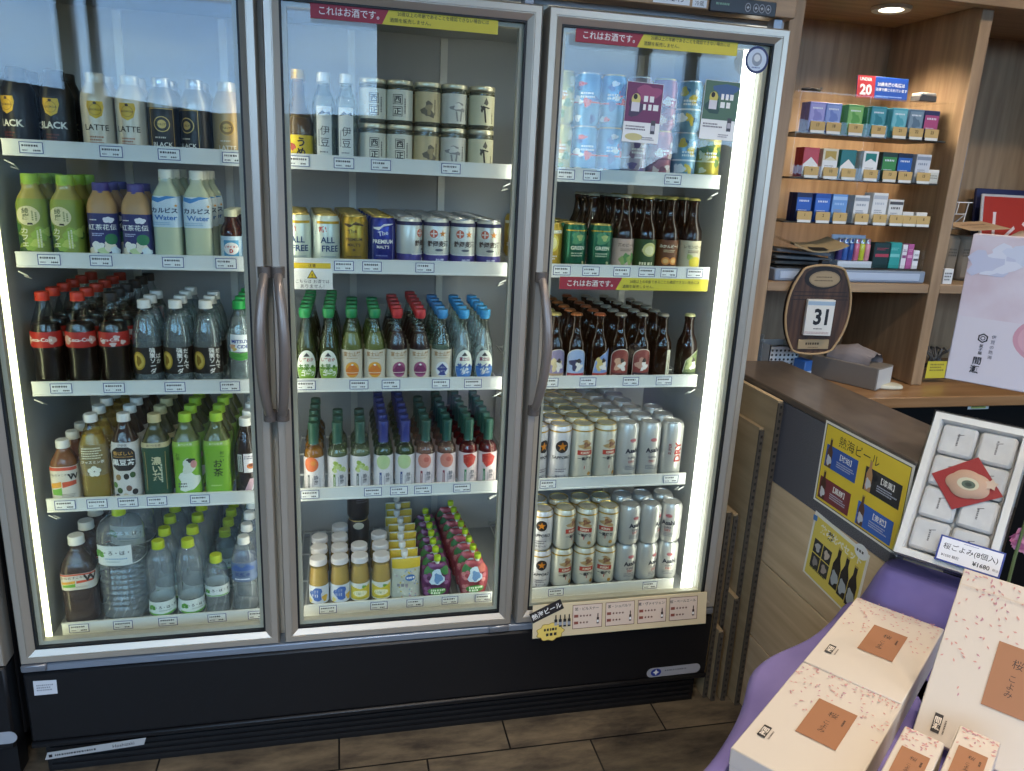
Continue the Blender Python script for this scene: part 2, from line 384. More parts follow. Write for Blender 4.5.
for x in (.592, 1.190): part(MB().box(x - .02, x + .02, .056, .1, .325, 1.865, SILL, .003), 'mullion')
LED = emit('#fffcee', 6.0); LEDY = emit('#f8f2c0', 4.0)
for x0, x1, y0, y1 in ((.030, .046, .066, .082), (1.712, 1.742, .07, .09), (.558, .571, .088, .1), (.613, .626, .088, .1), (1.156, 1.169, .088, .1), (1.211, 1.224, .088, .1)):
    part(MB().box(x0, x1, y0, y1, .345, 1.85, LEDY if x0 < .1 else LED, .003), 'light_strip')
for i in range(3):
    for dx in (.14, .40): part(MB().box(.035 + .6 * i + dx, .055 + .6 * i + dx, .592, .6, .34, 1.86, M('#c9cac6', .4, .3)), 'shelf_upright')
part(MB().box(FX0 + .01, FX1 - .005, .058, .064, .325, .333, SILL), 'bottom_sill')
part(MB().box(FX0 + .012, FX1 - .012, .002, .056, .306, .326, M('#9aa5b3', .35, .6), .003), 'bottom_rail')
part(MB().box(FX0 + .012, FX1 - .012, .0, .056, .112, .305, BLACK, .006).box(FX0 + .012, FX1 - .012, -.006, .03, .098, .114, BLACK, .004), 'base_panel')
mb = MB(); mb.box(FX0 + .03, FX1 - .03, .03, .08, .0, .098, M('#08080a', .5))
for k in range(5): mb.box(FX0 + .04, FX1 - .04, .024, .031, .014 + k * .017, .022 + k * .017, M('#141416', .5))
part(mb, 'kick_grille')
mb = MB(); flat(mb, (.046, -.0002, .265)).poly([(-.025, -.02), (.025, -.02), (.026, .018), (-.024, .02)], M('#cfd0d2', .5)); flat(mb, (.046, -.0006, .265)).lines(0, 0, .036, .02, 3, M('#8b8c90'), 3)
tag(part(mb, 'blank_sticker', ang=0), 'white blank sticker on the black base panel', None)
mb = MB(); c = flat(mb, (.14, -.0066, .081), (1, 0, .06)); c.poly([(-.113, -.009), (.112, -.009), (.118, .011), (-.106, .011)], M('#c7c9c8', .35, .4)); c.rect(-.1, 0, .008, .008, INK); c.lines(-.04, 0, .1, .009, 1, INK, 4); c.text('Hoshizaki', .065, .001, .013, INK, rot=.02)
tag(part(mb, 'maker_strip', ang=0), 'silver strip with black lettering', None)
mb = MB(); c = flat(mb, (1.676, -.0003, .132), (1, 0, .01)); c.poly([(.068 * s + .0155 * cos(t), .0155 * sin(t)) for s, a0 in ((1, -pi / 2), (-1, pi / 2)) for t in [a0 + pi * i / 8 for i in range(9)]], M('#c3c7d2', .3, .5)); c.ell(-.055, 0, .016, .0125, M('#2b3f94')); c.star(-.055, 0, .010, WHITE, 4, .5); c.lines(.015, .003, .085, .009, 1, M('#7e8494'), 5)
tag(part(mb, 'maker_badge', ang=0), 'silver oval badge with a blue emblem', None)
part(MB().box(FX0, FX1 - .006, .0, .056, 1.876, 1.935, WOODH, .002), 'wood_fascia')
mb = MB(); mb.box(1.566, 1.732, -.006, .002, 1.873, 1.905, M('#23262c', .35), .002); c = flat(mb, (1.648, -.006, 1.888)); c.lines(-.045, .002, .045, .008, 1, M('#79a08a'), 2)
for q, u in enumerate((.012, .032, .047, .063)):
    c.ell(u, 0, .0075, .0095, M('#8d9097')); c.ell(u, 0, .0055, .0075, M('#2c2f36')); c.star(u, 0, .004, M('#b9bcc2'), 4, .5)
tag(part(mb, 'control_panel'), 'black control panel with four round buttons', None)
for x, t, wd in ((1.475, 'T/9-2-15', .088), (1.543, '冷蔵', .035)):
    mb = MB(); c = flat(mb, (x, -.0004, 1.892 if wd > .05 else 1.887)); c.rect(0, 0, wd, .024 if wd > .05 else .016, M('#dfe6ec')); c.text(t, 0, 0, .0165 if wd > .05 else .011, M('#3d4450')); part(mb, 'label_sticker', ang=0)
# doors
DOORS = [(.0, .584), (.598, 1.182), (1.196, 1.780)]; DZ0, DZ1 = .330, 1.852
AL = M('#c2b8a8', .36, .6); GK = M('#121214', .5); PANE = clear('#fbfdfc', 1.5)
def handle(x, sgn, z0=.935, z1=1.265):
    mb = MB(); P = []
    for i in range(19):
        t = i / 18; b = sin(pi * t); P.append((x - sgn * .012 * (1 - b) + sgn * .004, -.006 - .045 * b ** .6, z0 + (z1 - z0) * t))
    mb.tube(P, [.010 + .0025 * sin(pi * i / 18) for i in range(19)], M('#8d8178', .35, .45), 12)
    for z in (z0, z1): mb.lathe([(.015, -.012), (.015, .012)], M('#6d635b', .4, .4), 14, c=(x - sgn * .008, -.004, z))
    return mb
for i, (a, b) in enumerate(DOORS):
    mb = MB(); mb.frame(a, b, DZ0, DZ1, [(0, .054), (0, .004), (.003, 0), (.016, 0), (.0165, .002), (.0185, .002), (.019, .0005), (.032, .009), (.032, .054), (0, .054)], AL)
    d = part(mb, 'door')
    I4 = lambda m, n: part(m, n, d)
    I4(MB().frame(a, b, DZ0, DZ1, [(.032, .010), (.0365, .010), (.0365, .050), (.032, .050)], GK), 'gasket')
    I4(MB().frame(a, b, DZ0, DZ1, [(.0365, .022), (.046, .022), (.046, .040), (.0365, .040)], M('#b9b49f', .4)), 'pane_spacer')
    I4(MB().box(a + .034, b - .034, .015, .0185, DZ0 + .034, DZ1 - .034, PANE).box(a + .034, b - .034, .040, .0435, DZ0 + .034, DZ1 - .034, PANE), 'glass')
    I4(handle(b - .008 if i == 0 else a + .022, -1 if i == 0 else 1), 'handle')
    hx = a + .03 if i == 0 else b - .03
    I4(MB().box(hx - .03, hx + .025, -.004, .05, DZ0 - .02, DZ0 - .001, M('#8b8f96', .35, .6), .003), 'hinge'); I4(MB().box(hx - .012, hx + .012, .01, .04, DZ1, DZ1 + .022, M('#8b8f96', .35, .6), .002), 'hinge')
# shelves
SX = [(.056, .563), (.622, 1.152), (1.232, 1.702)]
RAILM = M('#e8e8e2', .4); WIRE = M('#d4d6d6', .35, .3); TAGB = M('#3a4e86'); TAGW = M('#f4f4f2')
def shelf_mesh(w):
    mb = MB(); n = int(w / .022)
    for k in range(n + 1):
        x = w * k / n; mb.box(x - .0015, x + .0015, .004, .47, -.004, 0, WIRE)
    for y in (.004, .16, .32, .466): mb.box(0, w, y, y + .004, -.008, -.004, WIRE)
    return mb.build('shelf', fridge, ang=0)
def px_x(px, z, y):
    """x on the line (y, z) along the fridge that the lens shows at column px"""
    k = (px - 512) / PF; A = R2 - fwd * k; d0 = Vector((0, y, z)) - EYE
    return -(A.y * d0.y + A.z * d0.z) / A.x + EYE.x
TAGS = {(0, 'S1'): (31, 111, 169, 233), (0, 'S2'): (49, 101, 173, 226), (0, 'S3'): (61, 114, 175, 230), (0, 'S4'): (65, 97, 128, 157, 200),
        (0, 'S5'): (79, 123, 168, 217, 257), (1, 'S1'): (299, 344, 381, 451), (1, 'S2'): (344, 372, 425), (1, 'S3'): (306, 359, 391, 441, 473),
        (1, 'S4'): (310, 373, 399, 423, 462), (1, 'S5'): (328, 379, 415, 450, 483), (2, 'S1'): (566, 592, 673), (2, 'S2'): (562, 591, 622, 647, 669, 695),
        (2, 'S3'): (550, 588, 631, 664), (2, 'S4'): (548, 671), (2, 'S5'): (556, 650)}
_sh = {}; _tagm = []
for k in range(6):
    mb = MB(); c = flat(mb, (0, -.0006, 0)); c.rect(0, 0, .046, .0235, TAGB); c.rect(0, .0, .0425, .0205, TAGW); c.lines(0, .0042, .036, .0075, 1, INK, 10 + k); c.lines(-.011, -.0055, .014, .005, 1, M('#6b6e78'), 20 + k); c.lines(.011, -.0055, .015, .006, 1, INK, 30 + k)
    o = mb.build('price_tag', None, ang=0); _tagm.append(o.data); bpy.data.objects.remove(o)
bmb = MB(); bmb.tube([(0, .0, -.012), (.018, -.004, -.02), (.018, .02, -.03), (0, .03, -.026)], .0016, M('#cdd0cf', .35, .4), 6)
bo = bmb.build('bracket'); bme = bo.data; bpy.data.objects.remove(bo)
for d, (a, b) in enumerate(SX):
    for s, zr in ZR.items():
        zs = ZSH[s]; w = round(b - a, 4)
        if w in _sh: o = bpy.data.objects.new('shelf', _sh[w]); COL.objects.link(o); o.parent = fridge
        else: o = shelf_mesh(w); _sh[w] = o.data
        o.matrix_parent_inverse = Matrix.Translation(-Vector(fridge.location)); o.location = (a, .115, zs)
        m = MB(); m.prism([(0, zr - zs - .034), (.004, zr - zs - .034), (.004, zr - zs), (0, zr - zs)], 0, w, RAILM)
        m.v = [(y, x - .001, z) for x, y, z in m.v]; m.box(0, w, -.003, -.0009, zr - zs - .034, zr - zs - .030, RAILM); m.box(0, w, -.003, -.0009, zr - zs - .003, zr - zs, RAILM)
        m.f = [f[::-1] if i < 6 else f for i, f in enumerate(m.f)]
        m.build('price_rail', o, ang=0)
        for q, p in enumerate(TAGS[d, s]):
            t = bpy.data.objects.new('price_tag', _tagm[(q + d + len(s)) % 6]); COL.objects.link(t); t.parent = o
            t.location = (px_x(p, zr - .016, .112) - a, -.0015, zr - zs - .0165)
        for bx in ((0,) if d == 0 else (w,)) if s != 'S5' else ():
            t = bpy.data.objects.new('bracket', bme); COL.objects.link(t); t.parent = o; t.location = (bx, .004, -.01); t.scale = (1 if d == 0 else -1, 1, 1)
# notices on and behind the glass
def liquor(x0, x1, zc, y, label, h=.032):
    mb = MB(); wd = x1 - x0; mb.box(-wd / 2, wd / 2, 0, .0006, -h / 2, h / 2, YEL); c = flat(mb)
    c.rect(0, 0, wd, h, M('#dccb3c')); c.poly([(-wd / 2, -h / 2), (-wd * .13, -h / 2), (-wd * .09, h / 2), (-wd / 2, h / 2)], M('#a3283c'))
    c.text('これはお酒です。', -wd * .3, 0, h * .56, WHITE, .008, sx=.95); c.text('20歳以上の年齢であることを確認できない場合には', wd * .2, h * .2, h * .29, INK, .006, sx=.92); c.text('酒類を販売しません。', -wd * .0 + wd * .02, -h * .2, h * .29, INK, .006)
    o = mb.build('liquor_notice', None, ang=0); o.location = ((x0 + x1) / 2, y, zc); return tag(o, label, 'sticker', 'liquor notices on the refrigerator')
liquor(.692, 1.086, 1.803, .0138, 'red and yellow liquor notice sticker at the top of the middle door')
liquor(1.262, 1.656, 1.803, .0138, 'red and yellow liquor notice sticker at the top of the door with the round seal')
liquor(1.29, 1.70, 1.2365, .111, 'red and yellow liquor notice strip under the shelf of brown fruit beer bottles')
liquor(1.297, 1.70, .338, .052, 'red and yellow liquor notice strip behind the cream beer price sign', .034)
mb = MB(); mb.lathe([(.03, 0), (.03, .0006)], M('#2b3568'), 32); mb.v = [(x, -z, y) for x, y, z in mb.v]; c = flat(mb, (0, -.0006, 0)); c.ell(0, 0, .0245, .0245, M('#c9d6e6'), 28); c.ell(0, .001, .013, .015, M('#8f99a8')); c.ell(0, .004, .008, .008, M('#d9dde0')); c.lines(0, -.017, .022, .005, 1, M('#5b6aa0'), 3)
o = mb.build('round_seal', None, ang=0); o.location = (1.709, .0142, 1.783); tag(o, 'round navy and pale blue seal sticker on the glass', 'sticker')
mb = MB(); mb.box(-.047, .047, 0, .001, -.032, .032, WHITE); c = flat(mb); c.rect(0, .024, .086, .013, YEL); c.text('注意', 0, .024, .009, INK, .01)
c.poly([(-.012, -.006), (.012, -.006), (0, .015)], INK); c.poly([(-.0095, -.0045), (.0095, -.0045), (0, .0122)], YEL); c.text('!', 0, .001, .013, INK, .02)
c.text('こちらは', -.02, -.013, .0095, INK); c.text('お酒では', .021, -.013, .0095, INK); c.text('ありません！', 0, -.0245, .0105, INK)
o = mb.build('caution_card', None, ang=0); o.location = (.681, .1095, 1.243); tag(o, 'white and yellow caution card hanging under the canned beer shelf', 'sign')
for x, z, cols, sd, lb in ((1.452, 1.648, ('#74365e', '#a05074', '#4a3a54', '#d9cb78'), 1, 'magenta promotion card on the glass in front of the stacked cans'), (1.645, 1.665, ('#52705a', '#46648e', '#33504a', '#cfc05e'), 2, 'green and blue promotion card on the glass next to the light strip')):
    mb = MB(); mb.box(-.045, .045, 0, .0012, -.066, .066, WHITE); c = flat(mb); c.rect(0, .022, .088, .086, M(cols[0])); c.blob(.01, .045, .03, .016, M(cols[1]), sd); c.blob(-.02, .01, .018, .02, M(cols[2]), sd + 3)
    c.ell(-.02, .028, .011, .013, M(cols[3])); c.ell(-.022, .034, .005, .006, M('#2a2422')); c.rect(-.02, .012, .02, .02, M('#dcd6da')); c.lines(.017, .022, .036, .036, 2, WHITE, sd + 2, .72)
    c.lines(-.014, -.034, .05, .012, 2, M('#6b5f66'), sd); c.rect(.028, -.03, .011, .03, M('#4d4a50')); c.rect(.028, -.032, .009, .012, M('#b9b3bb'))
    if sd == 1: c.ell(-.017, -.054, .022, .008, M('#cfc386'))
    c.lines(.018, -.056, .03, .009, 2, M('#8d8890'), sd + 7)
    o = mb.build('promotion_card', None, ang=0); o.location = (x - .016, .0135, z); o.rotation_euler = (0, radians(1.2), 0); tag(o, lb, 'sign')
# cream price sign leaning under the beer door
t = empty('beer_price_sign', (1.49, -.016, .342)); tag(t, 'long cream beer price sign with four boxed entries below the beer door', 'sign')
mb = MB(); mb.box(-.252, .256, 0, .003, -.048, .046, M('#d8c6a0', .6), .001); c = flat(mb); PK = M('#cfa7a4'); BR = M('#6a3a2a')
for k, nm in enumerate(('琥・ピルスナー', '黒・シュバルツ', '麦・ヴァイツェン', '桜・ペールエール')):
    x = -.098 + k * .094; c.rect(x, .004, .085, .068, BR); c.rect(x, .004, .082, .065, M('#dcc7b4')); c.text(nm, x - .002, .026, .0098, INK, .01)
    for r in range(2):
        c.rect(x - .032, .006 - r * .019, .012, .008, M('#8a4a3a'))
        for q in range(4 - r): c.star(x - .019 + q * .009, .006 - r * .019, .0042, M('#5b2f22'))
    c.rect(x + .03, -.010, .0065, .018, M('#3a201a')); c.rect(x + .03, .004, .003, .012, M('#3a201a')); c.ell(x + .03, -.012, .0028, .004, WHITE)
for k in range(4):
    x = -.188 + k * .0125; c.rect(x, -.008, .008, .022, M('#2a2320')); c.rect(x, .008, .0034, .014, M('#2a2320')); c.rect(x, -.010, .008, .009, M('#9aa0a8'))
mb.build('card', t)
mb = MB(); c = flat(mb, (-.214, -.0018, .028), (1, 0, .42), (-.42, 0, 1)); c.rect(0, 0, .093, .029, M('#26211f')); c.text('熱海ビール', 0, 0, .0175, WHITE, .01); tag(mb.build('banner', t, ang=0), 'black slanted banner', None)
mb = MB(); c = flat(mb, (-.203, -.0024, -.031), (1, 0, .05)); q = [(.036 * cos(a) * (1 + .08 * cos(9 * a)), .023 * sin(a) * (1 + .08 * cos(9 * a))) for a in [2 * pi * i / 54 for i in range(54)]]; c.poly([(x * 1.05, y * 1.06) for x, y in q], M('#8a6a2a')); c.poly(q, M('#e2c766')); c.lines(0, .007, .036, .009, 1, INK, 3, .8); c.lines(.003, -.007, .03, .010, 1, INK, 5, .8); tag(mb.build('badge', t, ang=0), 'yellow cloud-edged badge', None)
for o in t.children: o.matrix_parent_inverse = Matrix.Identity(4)
t.rotation_euler = (radians(-9), radians(0), 0)
# the neighbouring refrigerator, only its edge in the frame
f2 = empty('neighbouring_refrigerator', (-.33, .3, 0)); tag(f2, 'second black refrigerator at the edge of the frame beside the cola door', 'refrigerator')
def p2(m, n): o = m.build(n, f2); o.matrix_parent_inverse = Matrix.Translation(-Vector(f2.location)); return o
p2(MB().box(-.62, -.03, .056, .65, .1, 1.95, M('#1b1a1c', .5), .003), 'cabinet')
p2(MB().frame(-.61, -.032, DZ0, DZ1, [(0, .054), (0, .004), (.003, 0), (.016, 0), (.019, .0005), (.032, .009), (.032, .054), (0, .054)], AL), 'door')
p2(MB().box(-.58, -.062, .015, .0185, DZ0 + .03, DZ1 - .03, PANE), 'glass')
p2(MB().box(-.61, -.034, 0, .056, .10, .326, BLACK, .006).box(-.6, -.045, .03, .08, 0, .1, BLACK), 'base_panel')
mb = MB(); c = flat(mb, (-.09, -.0004, .135)); c.poly([(.045 * s + .017 * cos(q), .017 * sin(q)) for s, a0 in ((1, -pi / 2), (-1, pi / 2)) for q in [a0 + pi * i / 8 for i in range(9)]], M('#b9bec4', .35, .4)); p2(mb, 'maker_badge')
# ------------------------------------------------------------------ drinks
def bottle(name, prof, cap, capmat, body, draw=None, n=2, liquid=None, fill=None, neck=None, capn=28, shell=True):
    """one bottle at the origin: body, liquid, cap, sleeve or label"""
    r = empty(name); h = prof[-1][1]; r['sq'] = n
    if body: MB().lathe(prof, body, 28 if n > 2 else 24, n).build('body', r, 50)
    if liquid:
        p = [(max(0, a - .0012), z + (.0012 if z < .01 else 0)) for a, z in prof if z <= fill]; p.append((max(.001, rad_at(prof, fill) - .0012), fill)); p.append((0, fill))
        MB().lathe([(0, p[0][1])] + p, liquid, 24, n).build('liquid', r, 50)
    cr, ch, cz = cap
    m = MB(); k = capn; m.lathe([(cr * .98, cz), (cr, cz + .001), (cr, cz + ch * .86), (cr * .93, cz + ch), (cr * .9, cz + ch), (0, cz + ch)], capmat, k)
    for q in range(0):
        pass
    m.lathe([(cr * 1.03, cz - .0025), (cr * 1.05, cz - .001), (cr * 1.03, cz + .0005)], capmat, k); m.build('cap', r, 35)
    if neck: m = MB(); skin(m, prof, neck[0], neck[1], neck[2], n, 22, .0004); m.build('neck_foil', r, 50)
    if draw: m = MB(); draw(m, prof); m.build('label', r, 50)
    return r
def can(name, r, h, lidmat, draw):
    r = min(r, .0318)
    root = empty(name); prof = [(r * .76, .0), (r * .80, 0), (r * .84, .003), (r, .012), (r, h - .013), (r * .86, h - .003)]
    m = MB(); draw(m, prof); m.build('body', root, 50)
    m = MB(); m.lathe([(r * .86, h - .0032), (r * .875, h - .001), (r * .86, h), (r * .83, h - .0008), (r * .80, h - .005), (0, h - .0055)], lidmat, 28)
    m.lathe([(r * .72, .0006), (r * .78, -.0), (r * .80, .0002)], lidmat, 20); m.build('lid', root, 40)
    m = MB(); m.box(-.009, .009, -.004, .018, h - .0048, h - .0036, lidmat, .0005); m.build('tab', root, 0)
    return root
def base(m, prof, mat, n=2, seg=28): m.lathe(prof, mat, seg, n)
# --- coffee bottle-cans
CB = [(.028, 0), (.0312, .003), (.0322, .008), (.0322, .108), (.0303, .122), (.022, .140), (.019, .146)]
def coffee(kind):
    def d(m, p):
        bc = {'black': '#17130f', 'latte': '#d9ccb4', 'tb': '#16130f', 'tl': '#b69a6c'}[kind]; P = M(bc, .35, .2)
        if kind == 'tb': skin(m, p, .0, .102, P); skin(m, p, .102, .146, M('#8f8c86', .3, .7))
        else: skin(m, p, .0, .146, P)
        c = cyl(m, p, lift=.0009)
        if kind in ('black', 'latte'):
            G = M('#d3a92c', .4, .3); c.poly([(-.015, .107), (.015, .107), (.017, .096), (.012, .078), (0, .071), (-.012, .078), (-.017, .096)], G); c.ell(0, .090, .0115, .0115, M('#8a6414')); c.ell(0, .090, .0105, .0105, G)
            c.text('GEORGIA', 0, .090, .0058, M('#4a2f10'), .01); c.ell(0, .103, .0035, .003, M('#4a2f10'))
            c.text('BLACK' if kind == 'black' else 'LATTE', 0, .054, .019 if kind == 'black' else .017, M('#e9e4d6') if kind == 'black' else M('#2b1c12'), .03 if kind == 'black' else .005)
            c.lines(0, .028, .03, .018, 3, M('#6d2c22' if kind == 'black' else '#b06a4a'), 4)
        else:
            g = M('#c9a45a', .35, .5)
            if kind == 'tb': [c.rect(x, .052, .0014, .098, g) for x in (-.0245, .0245)]; c.rect(0, .1, .05, .0014, g)
            c.ell(0, .068, .0165, .0165, g); c.ell(0, .068, .0145, .0145, P if kind == 'tb' else M('#8a6d40')); c.ell(0, .068, .009, .009, g); c.text("TULLY'S", 0, .068, .006, M('#241a10'), .02)
            c.lines(0, .040, .03, .006, 1, M('#d9cdb4'), 2); c.text('BLACK' if kind == 'tb' else 'LATTE', 0, .026, .013, M('#ece4d2'), .01)
    nm = 'coffee_bottle'
    return bottle(nm, CB, (.0193, .018, .147), {'black': M('#2a2724', .35, .5), 'latte': M('#d8d2c4', .35, .4), 'tb': ALU, 'tl': M('#cfc8b4', .3, .5)}[kind], M('#8a8781', .3, .7), d)
# --- small PET of tea / milk tea (squarish)
TP = [(.026, 0), (.029, .003), (.0305, .01), (.0305, .118), (.0295, .125), (.026, .137), (.0185, .150), (.0165, .156), (.0165, .166)]
def d_tea(m, p):
    G = M('#8a9a38'); skin(m, p, .004, .134, G, 3.2); c = cyl(m, p, 3.2, lift=.0009)
    for q in range(11): rn = random.Random(q); c.blob(rn.uniform(-.05, .05), rn.uniform(.012, .075), rn.uniform(.008, .014), rn.uniform(.008, .016), M(('#3f6a22', '#94b23e', '#b9c95a', '#2d4f1c')[q % 4]), q)
    c.ell(-.004, .098, .021, .021, M('#dcd3a4')); c.vtext('綾鷹', -.008, .102, .013, M('#4c5a26'), .01); c.lines(.007, .1, .012, .024, 2, M('#7f8a54'), 2, vert=True); c.poly([(-.006, .083), (.002, .083), (.004, .079), (-.007, .079)], M('#2c2415'))
    c.vtext('カフェ', -.013, .052, .014, M('#e6e4bf'), .015); c.lines(.012, .05, .01, .04, 2, M('#e6e4bf'), 4, vert=True)
tea = bottle('green_tea_bottle', TP, (.0175, .020, .166), M('#9fc43a', .45), clear('#d6c86a', 1.5, .6), d_tea, 3.2)
def d_milk(m, p):
    skin(m, p, .004, .108, M('#2a2a66'), 3.2); skin(m, p, .108, .150, M('#b78f5c', .4), 3.2, off=.0003); c = cyl(m, p, 3.2, lift=.0009); c.text('紅茶花伝', 0, .078, .0135, WHITE, .012)
    for q in range(5): c.blob(-.022 + q * .011, .024 + .012 * (q % 2), .011, .011, M(('#e8dcc2', '#f3f0e6', '#c9dba2', '#efe5cf', '#d8e7ee')[q]), q)
    c.ell(.015, .052, .012, .012, M('#2f7a4c')); c.lines(-.008, .062, .024, .008, 2, M('#c4c6e6'), 3)
    for q in range(5): c.ell(.012 + .006 * sin(q * 1.3), .094 + .003 * cos(q * 1.3), .005, .004, M('#f1eef2'))
    c.lines(-.014, .094, .016, .004, 1, WHITE, 6)
milk = bottle('milk_tea_bottle', TP[:-1] + [(.0165, .152)], (.0175, .020, .153), M('#4a3f86', .45), M('#b78f5c', .35), d_milk, 3.2)
CP = [(.026, 0), (.0285, .003), (.0298, .010), (.0298, .130), (.0290, .140), (.026, .156), (.017, .172), (.0135, .178), (.0135, .190)]
def d_calp(m, p):
    skin(m, p, .082, .150, M('#cfe0ea'), 4); c = cyl(m, p, 4, lift=.0009); c.poly([(-.028, .142), (-.012, .136), (.006, .144), (.028, .149), (.006, .151), (-.01, .146), (-.028, .15)], M('#3f86c6'))
    c.text('カルピス', 0, .119, .0128, M('#1b3157'), .03); c.text('Water', .002, .104, .0155, M('#2f6fb6'), .02); c.lines(-.006, .09, .036, .008, 2, M('#8db3cf'), 4); c.star(.022, .13, .004, M('#e3a33c'))
calp = bottle('milky_drink_bottle', CP, (.0148, .0175, .190), M('#ecebdc', .4), clear('#e6ecd2', 1.5, .6), d_calp, 4, M('#dfe6cf', .4), .168)
BP = [(.020, 0), (.0225, .002), (.0235, .006), (.0235, .074), (.0215, .084), (.0135, .098), (.0125, .106), (.0125, .112)]
def d_brn(m, p):
    skin(m, p, .01, .066, M('#c6dcea'), 2, 22); c = cyl(m, p, lift=.0009); c.rect(0, .036, .034, .042, M('#4f9cc6')); c.ell(0, .038, .017, .014, WHITE); c.text('リポビタン', 0, .042, .0062, M('#c03324'), .02); c.text('D', 0, .033, .011, M('#c03324'), .05); c.lines(0, .014, .03, .005, 1, M('#6f7f92'), 3)
brn = bottle('tonic_bottle', BP, (.0142, .013, .112), M('#d3cfae', .4), clear('#6a3214', 1.5, .3), d_brn, 2, M('#2a0f06', .4), .085)
# --- cola / soda / cider
KP = [(.020, .0015), (.026, .0), (.0315, .006), (.0325, .02), (.0318, .04), (.0298, .062), (.0302, .078), (.0325, .10), (.0322, .132), (.0275, .152), (.0185, .178), (.0132, .194), (.0128, .205)]
COLA = M('#160a06', .3)
def cola(zero):
    def d(m, p):
        skin(m, p, .098, .134, M('#b5281f')); c = cyl(m, p, lift=.0009)
        if zero: [c.blob(u, v, .007, .005, M('#d8c2bd'), q) for q, (u, v) in enumerate(((-.018, .112), (.012, .122), (.004, .106), (.026, .11)))]; c.rect(0, .0995, .1, .003, INK); c.text('Coca-Cola', -.004, .117, .010, WHITE, .01)
        else: c.text('Coca-Cola', .002, .117, .012, WHITE, .015); c.ell(-.028, .115, .010, .011, M('#d8aa90')); c.blob(.028, .115, .009, .009, M('#d9b3a4'), 3)
    return bottle('cola_bottle', KP, (.0148, .0168, .205), M('#1b1a1c', .45) if zero else M('#d13a24', .45), PET, d, 2, COLA, .150)
SPf = [(.022, .001), (.027, .0), (.0312, .006), (.0325, .018), (.0325, .098), (.0318, .116), (.0275, .146), (.0195, .172), (.0138, .183), (.0132, .190)]
def soda(v):
    def d(m, p):
        skin(m, p, .034, .098, M('#1a1512')); c = cyl(m, p, lift=.0009); c.ell(-.018, .066, .015, .022, M('#b99a3a', .4, .3)); c.ell(-.018, .066, .012, .018, M('#d9bd5c', .4, .3)); c.blob(-.018, .066, .006, .012, M('#8a6a1e'), 3)
        c.vtext('強炭ソーダ', .013, .066, .0135, WHITE, .02, .92); c.vtext('ばか' if v else 'だもんで', .027, .07, .0125, WHITE, .015)
    return bottle('soda_bottle', SPf, (.0148, .0165, .190), CAPW, PET, d, 2, WATERB, .172)
MP = [(.020, .001), (.026, 0), (.0295, .005), (.0300, .016), (.0292, .04), (.0292, .06), (.0305, .084), (.0305, .118), (.0285, .135), (.0195, .165), (.0138, .178), (.0132, .190)]
def d_mits(m, p):
    c = cyl(m, p, lift=.0008); skin(m, p, .084, .13, clear('#eef3f2', 1.5, .25), 2, 24, .0004); c.rect(0, .108, .046, .042, M('#e9eef2')); c.text('MITSUYA', .004, .113, .0115, M('#23408e'), .03); c.text('CIDER', .010, .1005, .0115, M('#23408e'), .03)
    for q in range(3): c.poly([(-.030 + .06 * i / 8, .074 + q * .006 - .008 * sin(pi * i / 8)) for i in range(9)] + [(.030 - .06 * i / 8, .0765 + q * .006 - .008 * sin(pi * (8 - i) / 8)) for i in range(9)], M('#4fa345'), 1)
    c.blob(-.018, .1, .007, .006, M('#d9a07c'), 2); c.blob(-.013, .094, .005, .005, M('#e3c26a'), 4)
mits = bottle('cider_bottle', MP, (.0148, .0168, .190), M('#1fa04c', .45), PET, d_mits, 2, WATERB, .170)
# --- teas
AP = [(.026, 0), (.029, .003), (.0305, .01), (.0305, .092), (.0285, .106), (.0185, .126), (.0135, .134), (.0132, .142)]
def d_ao(m, p, s=1.0, z0=.01, z1=.098, n=3):
    skin(m, p, z0, z1, M('#d9d3c6'), n); c = cyl(m, p, n, lift=.0009); zc = (z0 + z1) / 2; h = z1 - z0
    c.rect(0, z1 - h * .06, .062 * s, h * .09, M('#cc5138')); c.text('からだすこやか茶', -.003, zc + h * .27, .0062 * s, M('#39302a'), .01); c.text('W', .021 * s, zc + h * .22, .019 * s, M('#33302c'), .04)
    c.poly([(-.026 * s, zc + h * .02), (-.004 * s, zc + h * .08), (-.004 * s, zc - h * .08), (-.026 * s, zc - h * .12)], M('#e0a13a')); c.poly([(.026 * s, zc + h * .1), (-.002 * s, zc + h * .06), (-.002 * s, zc - h * .1), (.026 * s, zc - h * .02)], M('#c9512f')); c.poly([(-.024 * s, zc - h * .16), (-.004 * s, zc - h * .1), (-.004 * s, zc - h * .32), (-.024 * s, zc - h * .3)], M('#6fae3c'))
    c.lines(.01, zc - h * .33, .03, h * .12, 3, M('#8b857c'), 3)
ao = bottle('slimming_tea_bottle', AP, (.0148, .0165, .141), CAPW, clear('#b2763c', 1.5, .35), d_ao, 3, M('#8a4e20', .4), .112)
JP = [(.027, 0), (.030, .003), (.0320, .01), (.0320, .05), (.0305, .075), (.0320, .10), (.0320, .135), (.0300, .150), (.0185, .182), (.0135, .192), (.0132, .205)]
def d_jas(m, p):
    skin(m, p, .072, .150, clear('#e9dfae', 1.5, .2), 2.6, off=.0004); c = cyl(m, p, 2.6, lift=.0010); c.lines(0, .13, .044, .03, 5, M('#e9e6cc'), 3, .5); c.text('ジャスミン茶', 0, .108, .0082, WHITE, .01)
    for q in range(5): c.ell(.002 + .008 * sin(q * 1.257), .084 + .008 * cos(q * 1.257), .0065, .0065, M('#f0efdc'))
jas = bottle('jasmine_tea_bottle', JP, (.0148, .0168, .204), CAPW, clear('#f8f2d0', 1.5, edge='#c9b45a'), d_jas, 2.6, clear('#f0e08c', 1.35, .3), .172)
